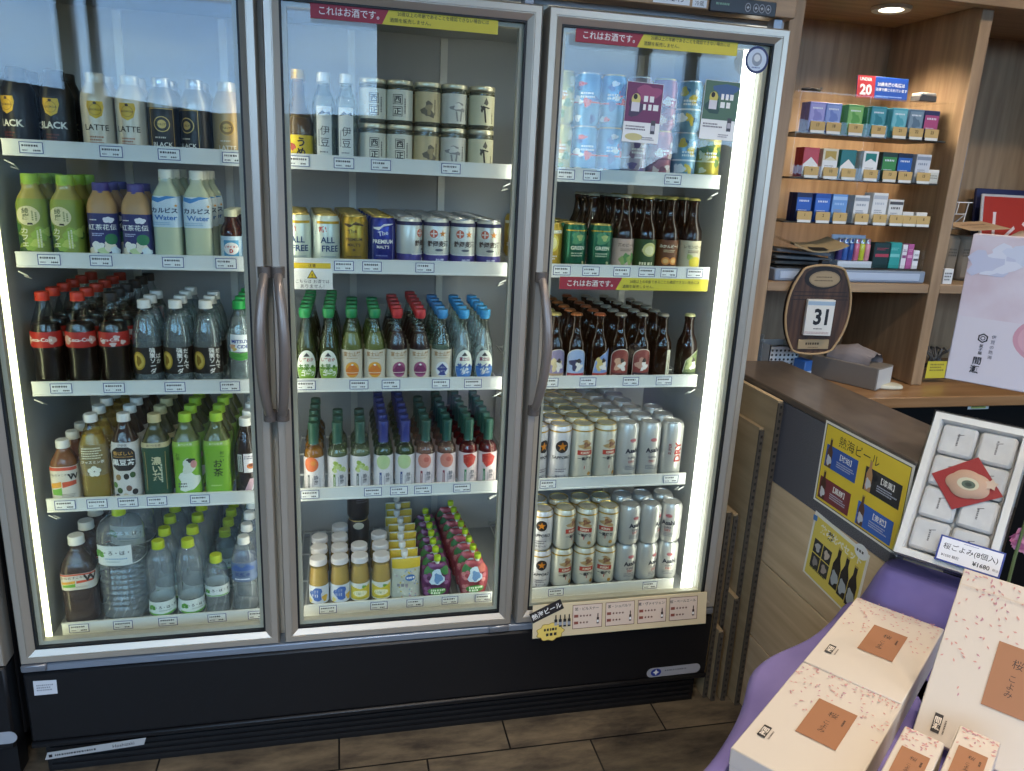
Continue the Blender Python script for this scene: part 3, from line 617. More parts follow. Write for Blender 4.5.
def d_blk(m, p):
    skin(m, p, .006, .154, M('#d9d4cd'), 2.6); c = cyl(m, p, 2.6, lift=.0009); q = [(.026 * max(-1, min(1, 1.15 * cos(a))), .113 + .030 * max(-1, min(1, 1.1 * sin(a)))) for a in [2 * pi * i / 28 for i in range(28)]]; c.poly(q, M('#211b19'))
    c.text('香ばしい', 0, .128, .0108, M('#d9a24a'), .015); c.rect(0, .119, .042, .0012, M('#d9a24a')); c.text('黒豆茶', 0, .105, .0165, WHITE, .025); c.text('伊藤園', 0, .148, .007, M('#5b514b'))
    for k, (u, v, t) in enumerate(((-.014, .066, '#9b7d4c'), (.004, .068, '#2a2826'), (.018, .072, '#3c5a2e'), (-.012, .032, '#3c5a2e'), (.008, .038, '#7b5a4c'), (.020, .028, '#262422'), (-.022, .046, '#4f7d3a'), (.0, .018, '#c8b79c'), (-.018, .016, '#2d2b29'))): c.ell(u, v, .0062, .0078, M(t), 14)
blk = bottle('black_bean_tea_bottle', JP, (.0148, .0168, .204), CAPW, clear('#5c4437', 1.5, .4), d_blk, 2.6, M('#2a1710', .4), .172)
OP = [(.027, 0), (.030, .003), (.0315, .012), (.0305, .06), (.0305, .09), (.0320, .13), (.0320, .140), (.0300, .152), (.0185, .178), (.0138, .188), (.0132, .200)]
def ocha(kind):
    def d(m, p):
        base_ = {'k': '#1d4a33', 'a': '#7fb62c', 'b': '#7fb62c'}[kind]; skin(m, p, .014, .140, M(base_), 3.4); skin(m, p, .140, .152, M('#c9b98a' if kind == 'k' else '#8fb548'), 3.4, off=.0006); c = cyl(m, p, 3.4, lift=.0009)
        c.text('お〜いお茶', 0, .146, .0062, M('#5a4e2c' if kind == 'k' else '#e9efd2'), .01)
        if kind == 'k': c.vtext('濃い茶', .003, .085, .022, M('#d9d0a4'), .02, .95); c.rect(-.020, .08, .0012, .1, M('#a58f4e')); c.rect(.022, .08, .0012, .1, M('#a58f4e')); c.lines(.013, .075, .006, .05, 1, M('#cfd6b8'), 4, vert=True)
        elif kind == 'b': c.vtext('お〜い', .012, .112, .010, M('#1d2b16'), .01); c.vtext('お茶', .002, .082, .023, M('#16210f'), .01); c.lines(0, .036, .03, .006, 1, M('#c6dc8a'), 5)
        else: c.blob(.004, .05, .024, .026, M('#e8ecdf'), 4); c.blob(.004, .088, .014, .02, M('#d9dfcc'), 7); c.blob(.010, .104, .009, .006, M('#2a2a2a'), 2); c.ell(.016, .094, .007, .01, M('#c88a86')); c.lines(-.008, .04, .024, .014, 2, M('#5d6158'), 5); c.vtext('お茶', -.017, .115, .010, M('#4d6a1e'), .01)
    cc = {'k': '#c9bb8c', 'a': '#a6cf3a', 'b': '#a6cf3a'}[kind]
    return bottle('green_tea_bottle', OP, (.0150, .0178, .200), M(cc, .45), clear('#8f9a5a', 1.5, .35) if kind != 'k' else clear('#6a6a3c', 1.5, .4), d, 3.4, M('#4c4a1e', .4), .176)
DP = [(.024, 0), (.0275, .003), (.0290, .01), (.0280, .05), (.0290, .09), (.0290, .118), (.0260, .136), (.0165, .166), (.0135, .176), (.0132, .188)]
def d_drk(m, p):
    skin(m, p, .062, .12, clear('#3a2a26', 1.5, .6), 2, 24, .0004); c = cyl(m, p, lift=.0009); c.rect(.006, .092, .030, .05, M('#e4dfe2')); c.ell(.008, .084, .010, .0075, M('#cf7a3a')); c.ell(.008, .086, .006, .004, M('#7c3a1a')); c.lines(.004, .107, .022, .01, 2, M('#6a6078'), 3); c.rect(-.018, .092, .012, .046, M('#d6d3c8')); c.lines(-.018, .092, .009, .04, 2, INK, 4, vert=True)
    c.poly([(-.012, .012), (.004, .012), (.018, .05), (.004, .05)], M('#c9a6b2')); c.poly([(.004, .012), (.008, .012), (.021, .048), (.018, .05)], M('#e8e4e6'))
drk = bottle('dark_tea_bottle', DP, (.0148, .0168, .187), CAPW, clear('#6b5650', 1.5, .15, edge='#2a201c'), d_drk, 2, M('#20130f', .35), .150)
# --- big bottles
LP = [(.034, 0), (.038, .004), (.040, .012), (.0395, .098), (.040, .105), (.0400, .142), (.036, .160), (.0185, .192), (.0145, .200), (.0142, .212)]
def d_ao1(m, p): d_ao(m, p, 1.25, .098, .142, 4)
ao1 = bottle('large_slimming_tea_bottle', LP, (.0185, .019, .210), CAPW, clear('#a89088', 1.5, .15, edge='#382420'), d_ao1, 4, M('#231310', .35), .164)
WP2 = [(.040, .001), (.046, 0), (.0515, .006), (.0525, .016)] + [q for k in range(9) for q in ((.0494, .024 + k * .015), (.0530, .031 + k * .015))] + [(.0535, .160), (.0540, .212), (.0515, .236), (.043, .258), (.030, .266), (.0165, .271), (.0142, .273), (.0142, .279)]
def leafy(c, u, v, s):
    for q in range(5): a = radians(90 + (q - 2) * 58); c.ell(u + s * .55 * cos(a), v + s * .55 * sin(a), s * .5, s * .38, M('#5a9c3c'))
def d_2l(m, p):
    c = cyl(m, p, 2.6, lift=.0009); skin(m, p, .158, .160, M('#e6ebe6'), 2.6); c.rect(0, .186, .082, .052, M('#e3e8e4')); c.text('い・ろ・は・す', .008, .193, .0132, M('#3a4340'), .02); leafy(c, -.034, .188, .013); c.lines(.006, .177, .052, .006, 1, M('#6f9fc0'), 4); c.lines(.004, .169, .04, .004, 1, M('#8fa8a0'), 6)
w2l = bottle('two_litre_water_bottle', WP2, (.0158, .0195, .277), M('#bfd02c', .45), WATERB, d_2l, 2.6, None)
IP = [(.026, .001), (.0295, 0), (.0322, .005), (.0330, .014)] + [q for k in range(5) for q in ((.0308, .046 + k * .014), (.0331, .053 + k * .014))] + [(.0332, .125), (.0324, .146), (.0270, .167), (.0175, .182), (.0140, .186), (.0138, .190)]
def d_ilo(m, p):
    skin(m, p, .012, .046, M('#dfe5dd'), 2.4); c = cyl(m, p, 2.4, lift=.0009); c.text('い・ろ・は・す', .006, .031, .0095, M('#33403a'), .02); leafy(c, -.024, .030, .009); c.poly([(-.034 + .068 * i / 8, .014 + .006 * sin(pi * i / 8 + pi)) for i in range(9)] + [(.034 - .068 * i / 8, .018 + .006 * sin(pi * (8 - i) / 8 + pi)) for i in range(9)], M('#6fae4a'), 1); c.lines(.008, .022, .03, .004, 1, M('#8aa294'), 4)
ilo = bottle('water_bottle', IP, (.0152, .0178, .188), M('#c3d22c', .45), WATERB, d_ilo, 2.4)
SP = [(.023, .001), (.027, 0), (.0285, .004), (.0295, .012)] + [q for k in range(3) for q in ((.0284, .020 + k * .012), (.0295, .026 + k * .012))] + [(.0295, .10), (.0285, .110), (.0235, .126), (.0160, .137), (.0138, .140), (.0136, .144)]
def d_ilos(m, p):
    skin(m, p, .052, .082, M('#dfe5e2'), 2.4); c = cyl(m, p, 2.4, lift=.0009); c.text('い・ろ・は・す', 0, .070, .0088, M('#33403a'), .02); c.rect(0, .055, .058, .003, M('#6fae4a')); leafy(c, -.024, .066, .007)
ilos = bottle('small_water_bottle', SP, (.0150, .0172, .142), M('#c3d22c', .45), WATERB, d_ilos, 2.4)
def d_wat(m, p):
    skin(m, p, .088, .142, clear('#9db4dc', 1.5, .45), 2.4, off=.0004); c = cyl(m, p, 2.4, lift=.0009); c.poly([(-.03, .128), (-.016, .138), (.0, .130), (.012, .139), (.030, .13), (.030, .122), (-.03, .120)], M('#3f5f9e')); c.text('天然水', 0, .110, .0135, M('#2c4580'), .02); c.lines(0, .097, .04, .005, 1, M('#e7edf6'), 3)
wat = bottle('mineral_water_bottle', IP, (.0148, .0172, .188), M('#efece6', .4), WATERB, d_wat, 2.4)
# --- sake bottles and cups
UP = [(.028, 0), (.031, .003), (.032, .01), (.032, .085), (.028, .105), (.0155, .135), (.0125, .15), (.0125, .185)]
def d_ume(m, p): skin(m, p, .012, .062, M('#e0c21e')); c = cyl(m, p, lift=.0009); c.vtext('うめ', .006, .036, .022, INK, .03); c.blob(-.012, .036, .006, .008, M('#b0402c'), 3)
ume = bottle('plum_wine_bottle', UP, (.0145, .018, .185), GOLD, clear('#cdb98a', 1.5, .12, edge='#7a6434'), d_ume, 2, clear('#b58e3e', 1.35, .3), .1)
ZP = [(.022, 0), (.025, .003), (.026, .01), (.026, .13), (.0235, .145), (.0135, .165), (.0125, .172), (.0125, .182)]
def d_izu(m, p): c = cyl(m, p, lift=.0008); c.rect(0, .074, .034, .106, M('#dfe2dd')); c.vtext('伊豆', .001, .062, .022, M('#26282c'), 0, 1.15); c.poly([(-.015, .108), (-.004, .118), (.003, .113), (.012, .117), (.015, .109), (.004, .112)], M('#474b52')); c.lines(-.012, .066, .005, .05, 1, M('#85888c'), 2, vert=True); c.lines(0, .028, .02, .005, 1, M('#5c5f66'), 3)
izu = bottle('sake_bottle', ZP, (.0148, .018, .182), M('#d8d8d2', .35, .4), GLASSB, d_izu, 2, WATERB, .15)
def cup(kind):
    root = empty('sake_cup'); p = [(.0258, 0), (.029, .002), (.0302, .008), (.0302, .088), (.0295, .092), (.0295, .096)]
    def art(m):
        skin(m, p, .010, .076, M({0: '#dfdccb', 1: '#cdb98e', 2: '#cfcdc2', 3: '#d9d3b2'}[kind])); c = cyl(m, p, lift=.0009)
        if kind == 0:
            for q, ch in enumerate('西正'): c.rect(-.002, .055 - q * .026, .022, .022, M('#3a3a38')); c.rect(-.002, .055 - q * .026, .019, .019, M('#dfdccb')); c.text(ch, -.002, .055 - q * .026, .0175, M('#2a2a28'), .03)
            c.lines(.015, .045, .006, .04, 1, M('#4a4a48'), 3, vert=True)
        elif kind == 1: c.blob(.004, .036, .013, .017, M('#6f6350'), 5, amp=.35); c.blob(.006, .038, .007, .012, M('#a08c64'), 2, amp=.3); c.lines(.02, .045, .005, .04, 1, M('#5a4e3a'), 3, vert=True)
        elif kind == 2: c.blob(-.003, .046, .016, .010, M('#8f8d8c'), 5, amp=.3); c.blob(-.003, .048, .011, .007, M('#d6d4cc'), 7); c.rect(-.006, .026, .004, .022, M('#8f8d8c'), .15); c.rect(.004, .026, .004, .022, M('#8f8d8c'), -.1); c.lines(.020, .044, .006, .05, 1, M('#4a4a48'), 5, vert=True)
        else: c.poly([(.004, .072), (.010, .06), (.006, .054), (-.002, .058)], M('#5c5a52')); c.rect(.004, .05, .018, .003, M('#2c2c2a'), -.2); c.rect(.002, .034, .004, .036, M('#2c2c2a'), .12); c.blob(-.004, .046, .005, .006, M('#46443e'), 3, amp=.4); c.lines(.021, .03, .005, .03, 1, M('#4a4a48'), 6, vert=True)
    MB().lathe(p, clear('#d6d6c2', 1.5, .12, edge='#8d8766'), 28).build('glass', root, 50)
    MB().lathe([(0, .003), (.028, .003), (.029, .009), (.029, .080), (0, .080)], clear('#d9d8c4', 1.33, .1), 20).build('sake', root, 50)
    m = MB(); art(m); m.build('label', root, 50)
    MB().lathe([(.0304, .087), (.0309, .088), (.0309, .0955), (.030, .097), (.0286, .097), (.0276, .0955), (0, .0955)], M('#d9d2b8', .3, .6), 30).build('lid', root, 40)
    return root
# --- canned beer
def art_allfree(m, p): base(m, p, M('#d3ddd0', .32, .25)); c = cyl(m, p); c.rect(0, .104, .06, .006, GOLD); c.text('ALL', -.004, .064, .020, M('#1f3f6e'), .02); c.text('FREE', .002, .044, .020, M('#1f3f6e'), .02); c.text('新!', -.016, .088, .015, M('#c43a2c'), .02, .15); c.lines(0, .022, .04, .01, 2, M('#8fa0a8'), 3)
def art_gold(m, p): base(m, p, M('#b08f2a', .3, .55)); c = cyl(m, p); c.poly([(-.024, .10), (-.01, .094), (.004, .104), (.024, .098), (.024, .101), (.004, .108), (-.01, .098), (-.024, .104)], M('#5b3d12')); c.text('The', -.004, .086, .014, M('#4a2f0e'), .01, .2); c.text('PREMIUM', 0, .067, .0098, M('#4a2f0e'), .02); c.text("MALT'S", 0, .054, .0098, M('#4a2f0e'), .02); c.star(0, .042, .005, M('#6a4a16'), 8, .5); c.lines(0, .026, .036, .006, 1, M('#5b3d12'), 4)
def art_prem(m, p): base(m, p, M('#26348c', .3, .45)); c = cyl(m, p); c.poly([(-.024, .094), (-.01, .09), (.004, .102), (.026, .104), (.026, .106), (.002, .105), (-.012, .094), (-.024, .097)], WHITE); c.text('The', .0, .084, .015, WHITE, .01, .2); c.text('PREMIUM', 0, .064, .0128, WHITE, .03); c.text("MALT'S", 0, .051, .0095, WHITE, .02); c.rect(-.026, .05, .0012, .1, M('#a9b2d9')); c.rect(.026, .05, .0012, .1, M('#a9b2d9')); c.lines(0, .03, .034, .005, 1, M('#7a86c4'), 5)
def art_shiz(m, p):
    base(m, p, M('#d7dad2', .32, .3)); c = cyl(m, p, lift=.0004); m2 = M('#4c478f', .35, .3); skin(m, p, .006, .036, m2, off=.0005); skin(m, p, .104, .113, NAVY, off=.0005); c.k = 3
    c.ell(-.012, .086, .010, .010, M('#d0664e')); c.rect(-.012, .086, .016, .003, M('#e8dcd2')); c.rect(-.012, .086, .003, .016, M('#e8dcd2')); c.star(.010, .086, .009, M('#d98a3c')); c.text('静岡麦酒', 0, .062, .0145, M('#4e3f3a'), .025, sx=.95); c.ell(.002, .047, .010, .003, M('#5d6470')); c.rect(0, .0355, .07, .002, WHITE); c.text('静岡', .004, .021, .011, M('#cfd3ea'), .01)
    c.ell(.052, .08, .008, .008, RED); c.lines(.058, .06, .02, .03, 4, M('#5b6068'), 7)
def art_star(m, p, s=1.0, tall=False):
    h = p[-1][1]; base(m, p, M('#dcd9dc', .32, .3)); c = cyl(m, p); zc = h * .66; R = .0185 if tall else .016
    for u in (0, pi * .033): c.ell(u, zc, R, R, M('#1a1716'), 26); c.ell(u, zc, R * .93, R * .93, M('#2b2420'), 26); c.star(u, zc, R * .74, M('#e08a24', .35, .3)); c.text('SAPPORO', u, zc - R - .013, .0125, INK, .02); c.lines(u, h * .24, .034, .012, 2, M('#6f6a72'), 3); c.text('生ビール', u, h * .14, .008, M('#54505a'), .01)
    skin(m, p, h - .016, h - .012, GOLD, off=.0004)
def art_kirin(m, p):
    h = p[-1][1]; base(m, p, M('#d9d5c4', .32, .3)); c = cyl(m, p); zc = h * .66
    for u in (0, pi * .033):
        c.blob(u + .002, zc, .017, .012, M('#b89a68'), 5, amp=.3); c.blob(u + .004, zc + .003, .010, .007, M('#8a5a40'), 8, amp=.35); c.poly([(u - .012, zc + .012), (u, zc + .018), (u + .014, zc + .013), (u + .002, zc + .014)], M('#b98a4e'))
        c.rect(u, zc - .020, .043, .0135, M('#b6402c')); c.text('KIRIN', u, zc - .020, .0098, M('#f1e2c8'), .03); c.text('一番搾り', u, zc - .037, .0105, M('#2a2222'), .03); c.rect(u, h * .28, .002, .01, RED); c.ell(u + .016, h * .16, .0055, .0055, M('#b98a3c'))
    skin(m, p, h - .016, h - .012, GOLD, off=.0004)
def art_asahi(m, p):
    h = p[-1][1]; base(m, p, M('#d3d1cb', .3, .4)); c = cyl(m, p)
    for u in (0, pi * .033):
        c.text('Asahi', u, h * .55, .0185, M('#1c2030'), .035, .06); c.ell(u, h * .73, .010, .006, M('#b98084')); c.lines(u, h * .73, .014, .005, 1, RED, 3); c.text('SUPER', u, h * .42, .0085, M('#3b3f50'), .015); c.text('DRY', u, h * .35, .010, M('#b23a34'), .02); c.lines(u, h * .24, .036, .014, 3, M('#7b808a'), 4)
def art_dry(m, p):
    h = p[-1][1]; base(m, p, M('#d3d1cb', .3, .4)); c = cyl(m, p)
    for u in (0, .1036): c.text('DRY', u, h * .5, .030, M('#b23a34'), .03, pi / 2); c.text('SUPER', u - .024, h * .55, .012, M('#8a3a3c'), .02, pi / 2); c.lines(u + .02, h * .5, .004, .06, 1, M('#6c7078'), 3, vert=True)
def art_green(m, p): base(m, p, M('#14624a', .3, .45)); c = cyl(m, p); c.blob(0, .086, .018, .015, M('#4c8a5c'), 4); c.blob(.004, .088, .008, .008, M('#a8b870'), 2); c.text('GREEN', 0, .062, .0125, M('#d3dcc0'), .03); c.lines(0, .045, .034, .012, 2, M('#b9c9a8'), 4); c.text('生', .016, .024, .010, M('#d9d2a0'), .02); c.rect(0, .105, .07, .003, GOLD)
def art_lemon(m, p): base(m, p, M('#c9a53a', .32, .4)); c = cyl(m, p); c.ell(0, .072, .018, .022, M('#e6d25c')); c.ell(0, .072, .012, .015, M('#f0e7a4')); c.lines(0, .036, .036, .012, 2, WHITE, 3); c.rect(0, .1, .06, .008, M('#e9e4c8'))
def art_mix(cols, sd):
    def f(m, p):
        rn = random.Random(sd); base(m, p, M(cols[0], .32, .35)); c = cyl(m, p); skin(m, p, .052, .056, M(cols[2]), off=.0004)
        for q in range(10): c.blob(rn.uniform(-.03, .03), rn.uniform(.015, .10), rn.uniform(.005, .012), rn.uniform(.005, .012), M(cols[1 + q % 3]), q)
        c.lines(0, .07, .034, .016, 2, M('#f3f1ea'), sd, .6)
    return f
# --- glass sodas with crown-like caps
GP = [(.022, 0), (.0248, .002), (.0261, .007), (.0261, .096), (.024, .110), (.0165, .134), (.0115, .152), (.0108, .168), (.0125, .170), (.0125, .178)]
GP2 = [(.020, 0), (.0240, .002), (.0262, .012), (.0266, .040), (.0258, .080), (.0225, .105), (.0150, .132), (.0112, .152), (.0108, .168), (.0125, .170), (.0125, .178)]
def gsoda(kind):
    liq = {'tea': clear('#7c8a4e', 1.35, .25), 'orange': clear('#c9cf86', 1.35, .28), 'grape': M('#2a0d14', .3), 'blue': clear('#dfe8e6', 1.35, .05), 'fuji': clear('#e9eef4', 1.35, .22)}[kind]
    capc = {'tea': '#2f9a5a', 'orange': '#1f8a52', 'grape': '#c23238', 'blue': '#3f8fc9', 'fuji': '#3f9fd9'}[kind]
    def d(m, p):
        c = cyl(m, p, lift=.0009); f0 = c.fn; c.fn = lambda u, v, l: f0(u, v * 1.13, l)
        if kind in ('orange', 'grape', 'blue'):
            a, b_ = {'orange': ('#d9792c', '#e2a43a'), 'grape': ('#7b2f5c', '#a0527c'), 'blue': ('#3a4488', '#4c5aa2')}[kind]
            skin(m, p, .008, .0905, M('#dcd3c0'), 2, 24); c.k = 2; c.text('富士山麓', 0, .071, .0108, M('#a8845a'), .02); c.lines(0, .062, .03, .004, 1, M('#b59a78'), 4)
            c.ell(0, .036, .0175, .0185, M('#c9b79c')); c.ell(0, .036, .0165, .0175, M(b_)); c.poly([(-.0165, .034), (-.006, .046), (0, .050), (.006, .046), (.0165, .034), (.012, .024), (-.012, .024)], M(a)); c.poly([(-.004, .047), (0, .050), (.004, .047), (0, .045)], WHITE); c.rect(0, .029, .03, .0015, M('#dcd3c0'))
            if kind == 'blue': c.ell(0, .036, .0168, .0178, M('#e2e4e6')); c.poly([(-.014, .036), (.0, .05), (.014, .036), (.006, .028), (.010, .022), (-.010, .022), (-.005, .030)], M(a))
            c.rect(0, .012, .05, .004, M('#c9a777'))
        else:
            G = ('#7fa83c', '#4a7a2c') if kind == 'tea' else ('#3f78c2', '#24509a')
            c.ell(0, .042, .0245, .038, M('#e6ebe2'), 28); c.poly([(.0238 * cos(t), .042 + .037 * sin(t)) for t in [pi + pi * i / 14 for i in range(15)]], M(G[0])); c.poly([(-.008, .066), (0, .075), (.008, .066)], M('#3a3f44')); c.text('しずおか' if kind == 'tea' else '富士山', 0, .059, .0092, M('#a8403a' if kind == 'tea' else '#8a3a52'), .03)
            c.text('お茶' if kind == 'tea' else 'サイ', -.006, .043, .013, M(G[1]), .05); c.text('コーラ' if kind == 'tea' else 'ダー', .003, .028, .0115, WHITE, .04); c.ell(.014, .043, .004, .004, M(G[1]))
    cap = M(capc, .4); r = bottle('glass_soda_bottle', GP2 if kind in ('tea', 'fuji') else GP, (.0142, .013, .178), cap, GLASSB, d, 2, liq, .132, (.168, .1775, cap))
    return r
# --- fruit wines
VP = [(.022, 0), (.0245, .002), (.0252, .006), (.0252, .102), (.0235, .114), (.0150, .127), (.0120, .134), (.0120, .174)]
def wine(kind):
    fc, liq, foil, bl = {'orange': ('#e0733c', clear('#d9951e', 1.35, .45), '#2c5a46', '#d98a3a'), 'grape': ('#a9bd5c', clear('#d5dbb8', 1.35, .15), '#2c5a4a', '#7c9a3a'), 'musc': ('#a9bd5c', clear('#d5dbb8', 1.35, .15), '#2f564a', '#55702c'), 'melon': ('#bcd09a', clear('#5a7a44', 1.35, .3), '#27357e', '#b6cf96'),
                         'peach': ('#d98a78', clear('#e2b6a4', 1.35, .2), '#1f4f46', '#c96a5c'), 'berry': ('#c23a30', clear('#a52a22', 1.35, .4), '#2c5a4c', '#b02a24')}[kind]
    def d(m, p):
        skin(m, p, .005, .1, M('#e2dddd') if kind not in ('peach', 'berry') else M('#e6d6d6'), 2, 24); c = cyl(m, p, lift=.0009); f0 = c.fn; c.fn = lambda u, v, l: f0(u, v * 1.14, l); F = M(fc)
        if kind == 'musc' or kind == 'grape':
            for q in range(12): rn = random.Random(q); c.ell(rn.uniform(-.016, .018), .076 - rn.uniform(0, .022), .005, .005, M(('#b9cb74', '#9db552', '#c9d68e')[q % 3]), 12)
        elif kind == 'berry': c.poly([(-.017, .082), (.004, .087), (.019, .076), (.012, .060), (-.004, .051), (-.016, .064)], F); [c.ell(-.012 + .006 * (q % 5), .062 + .006 * (q // 2), .0008, .0011, M('#e8c89a'), 8) for q in range(8)]
        else: c.ell(-.003, .072, .018, .0175, F, 24); c.ell(.002, .075, .007, .006, M(bl))
        col = {'orange': '#6a6a6c', 'grape': '#6f8f3c', 'musc': '#59625a', 'melon': '#2f4a8a', 'peach': '#8a3a46', 'berry': '#2f7a44'}[kind]
        c.rect(-.010, .030, .0055, .034, M(col)); c.lines(-.010, .03, .003, .03, 1, WHITE, 3, vert=True); c.vtext('静岡', .008, .034, .012, M('#6b6a72'), .01); c.lines(.0, .03, .004, .036, 1, M('#9b98a0'), 5, vert=True); c.lines(.018, .03, .005, .04, 1, M('#a9a6ae'), 8, vert=True)
    r = bottle('fruit_wine_bottle', VP, (.0132, .014, .174), M(foil, .4, .1), GLASSB, d, 2, liq, .120, (.132, .1745, M(foil, .4, .1)))
    return r
# --- juice, pouches
NP = [(.023, 0), (.0255, .002), (.0262, .008), (.0262, .062), (.0252, .080), (.0225, .100), (.0195, .112), (.0195, .122)]
def juice(kind):
    def d(m, p):
        skin(m, p, .008, .060, M('#dfe0d8' if kind else '#d9dfe6'), 2, 24); c = cyl(m, p, lift=.0009)
        if kind: c.poly([(-.03, .052), (0, .044), (.03, .054), (.03, .012), (-.03, .012)], M('#d9c23c')); c.ell(0, .030, .020, .009, M('#f0e9c0')); c.lines(0, .030, .032, .010, 1, M('#3c7a34'), 6, .8); c.lines(0, .016, .034, .004, 1, M('#7a7a3c'), 4); c.blob(.01, .05, .006, .004, M('#6fa33c'), 3)
        else: c.blob(-.004, .036, .016, .02, M('#3f66b0'), 6); c.lines(-.003, .038, .026, .024, 2, WHITE, 6, .7); c.blob(.019, .024, .008, .010, M('#e6b84a'), 2); c.blob(-.022, .016, .006, .007, M('#e2d27a'), 3)
    return bottle('juice_bottle', NP, (.0225, .0135, .120), M('#e6dfdd', .4), clear('#e6dcae', 1.5, .15, edge='#a58a3a'), d, 2, M('#e3c96c', .4), .108)
def pouch(kind):
    root = empty('jelly_drink_pouch' if kind != 'y' else 'spout_pouch'); W_, H_ = (.0405, .118) if kind == 'y' else (.040, .098); N_ = 14
    def env(z):
        t = z / H_; wx = W_ * (1 - .04 * sin(pi * t)) if kind == 'y' else W_ * (.9 + .16 * sin(pi * min(1, t * 1.1)) - .30 * max(0, t - .75) / .25)
        return wx, .020 * (1 - t) ** .55 + .0022
    m = MB(); vs = []; fs = []; SEG = 28
    for j in range(N_ + 1):
        z = H_ * j / N_; wx, wy = env(z)
        for i in range(SEG): a = 2 * pi * i / SEG; vs.append((wx * sin(a), -wy * cos(a) * (1 + .1 * sin(3 * a + j)), z))
    for j in range(N_):
        for i in range(SEG): a = j * SEG + i; b = j * SEG + (i + 1) % SEG; fs.append((a, b, b + SEG, a + SEG))
    fs.append(tuple(reversed(range(SEG)))); fs.append(tuple(range(N_ * SEG, (N_ + 1) * SEG)))
    main = {'y': '#d6d8c8', 'g': '#6a2f5c', 'p': '#b4545c'}[kind]; m.add(vs, fs, M(main, .3, .2))
    def fn(u, v, l):
        wx, wy = env(v); u = max(-wx * .97, min(wx * .97, u)); return (u, -wy * sqrt(max(0, 1 - (u / wx) ** 2)) * 1.12 - .0012 - l * 2, v)
    c = Canvas(m, fn, .006)
    if kind == 'y':
        c.rect(0, H_ - .014, W_ * 1.9, .026, M('#d9b92a')); rn = random.Random(3)
        for q in range(46): c.ell(rn.uniform(-.032, .032), rn.uniform(.008, .088), .0022, .0022, M(('#d9c23c', '#8fb0cf', '#c9a9b2', '#f2f0e6')[q % 4]), 8)
        c.ell(.010, .066, .014, .009, M('#3c6fb0')); c.lines(.010, .066, .02, .007, 1, WHITE, 4, .8); c.lines(-.006, .046, .04, .010, 1, M('#8f8f9a'), 5, .8)
    else:
        c.blob(-.024, .076, .014, .014, M('#3c7a3c'), 4); c.blob(.022, .078, .012, .012, M('#3c7a3c' if kind == 'g' else '#c96a5c'), 6); rn = random.Random(5)
        for q in range(18): c.ell(rn.choice((-1, 1)) * rn.uniform(.018, .032), rn.uniform(.01, .07), .006, .006, M({'g': ('#7c3f6e', '#8f5a86', '#54244a'), 'p': ('#c9707a', '#d98a86', '#a8464e')}[kind][q % 3]), 12)
        c.blob(0, .060, .019, .022, M('#c9dcea'), 9); c.blob(.003, .058, .012, .014, M('#6d94c2'), 3); c.ell(0, .022, .026, .010, M('#4c8a3c')); c.lines(.003, .021, .040, .015, 2, M('#e9f2d2'), 4, .75)
    m.build('pouch', root, 60)
    m = MB(); x = -.004 if kind == 'y' else (.002 if kind == 'g' else .010); m.lathe([(.0062, 0), (.0062, .010)], CAPW, 14, c=(x, 0, H_ - .002)); m.build('spout', root, 40)
    m = MB(); cm = CAPW if kind == 'y' else M('#b6d42a', .45); m.lathe([(.009, 0), (.0095, .001), (.0095, .013), (.0085, .0145), (0, .0145)], cm, 16, c=(x, 0, H_ + .006)); m.build('cap', root, 40)
    return root
# --- brown beer bottles
EP = [(.025, 0), (.0278, .002), (.0289, .007), (.0289, .098), (.0270, .116), (.0170, .140), (.0140, .158), (.0125, .182), (.0138, .184), (.0138, .192), (.0125, .194), (.0125, .198)]
CROWNN = 21
def crown(m, z, mat):
    vs = [(0, 0, z + .006)]; fs = []
    for r_, zz in ((.0115, z + .006), (.0140, z + .004), (.0156, z)):
        for i in range(42): a = 2 * pi * i / 42; k = 1 + (.05 * (i % 2) if zz == z else 0); vs.append((r_ * k * sin(a), -r_ * k * cos(a), zz))
    for i in range(42): fs.append((0, 1 + i, 1 + (i + 1) % 42))
    for j in (0, 1):
        for i in range(42): a = 1 + j * 42 + i; b = 1 + j * 42 + (i + 1) % 42; fs.append((a, a + 42, b + 42, b))
    m.add(vs, fs, mat)
BRN = clear('#5a2c12', 1.55, .12, edge='#1c0a04'); BEER = clear('#3a1608', 1.35, .45)
def beer(name, capc, draw, big=False):
    r = empty(name); p = [(a, z * (.92 if not big else .98)) for a, z in EP]; MB().lathe(p, BRN, 24).build('body', r, 50)
    f = .135; q = [(max(.001, a - .0015), z + .001) for a, z in p if z <= f]; MB().lathe([(0, .001)] + q + [(0, f)], BEER, 20).build('beer', r, 50)
    m = MB(); crown(m, p[-1][1] - .004, M(capc, .35, .4)); m.build('crown_cap', r, 30)
    m = MB(); draw(m, p); m.build('label', r, 50); return r
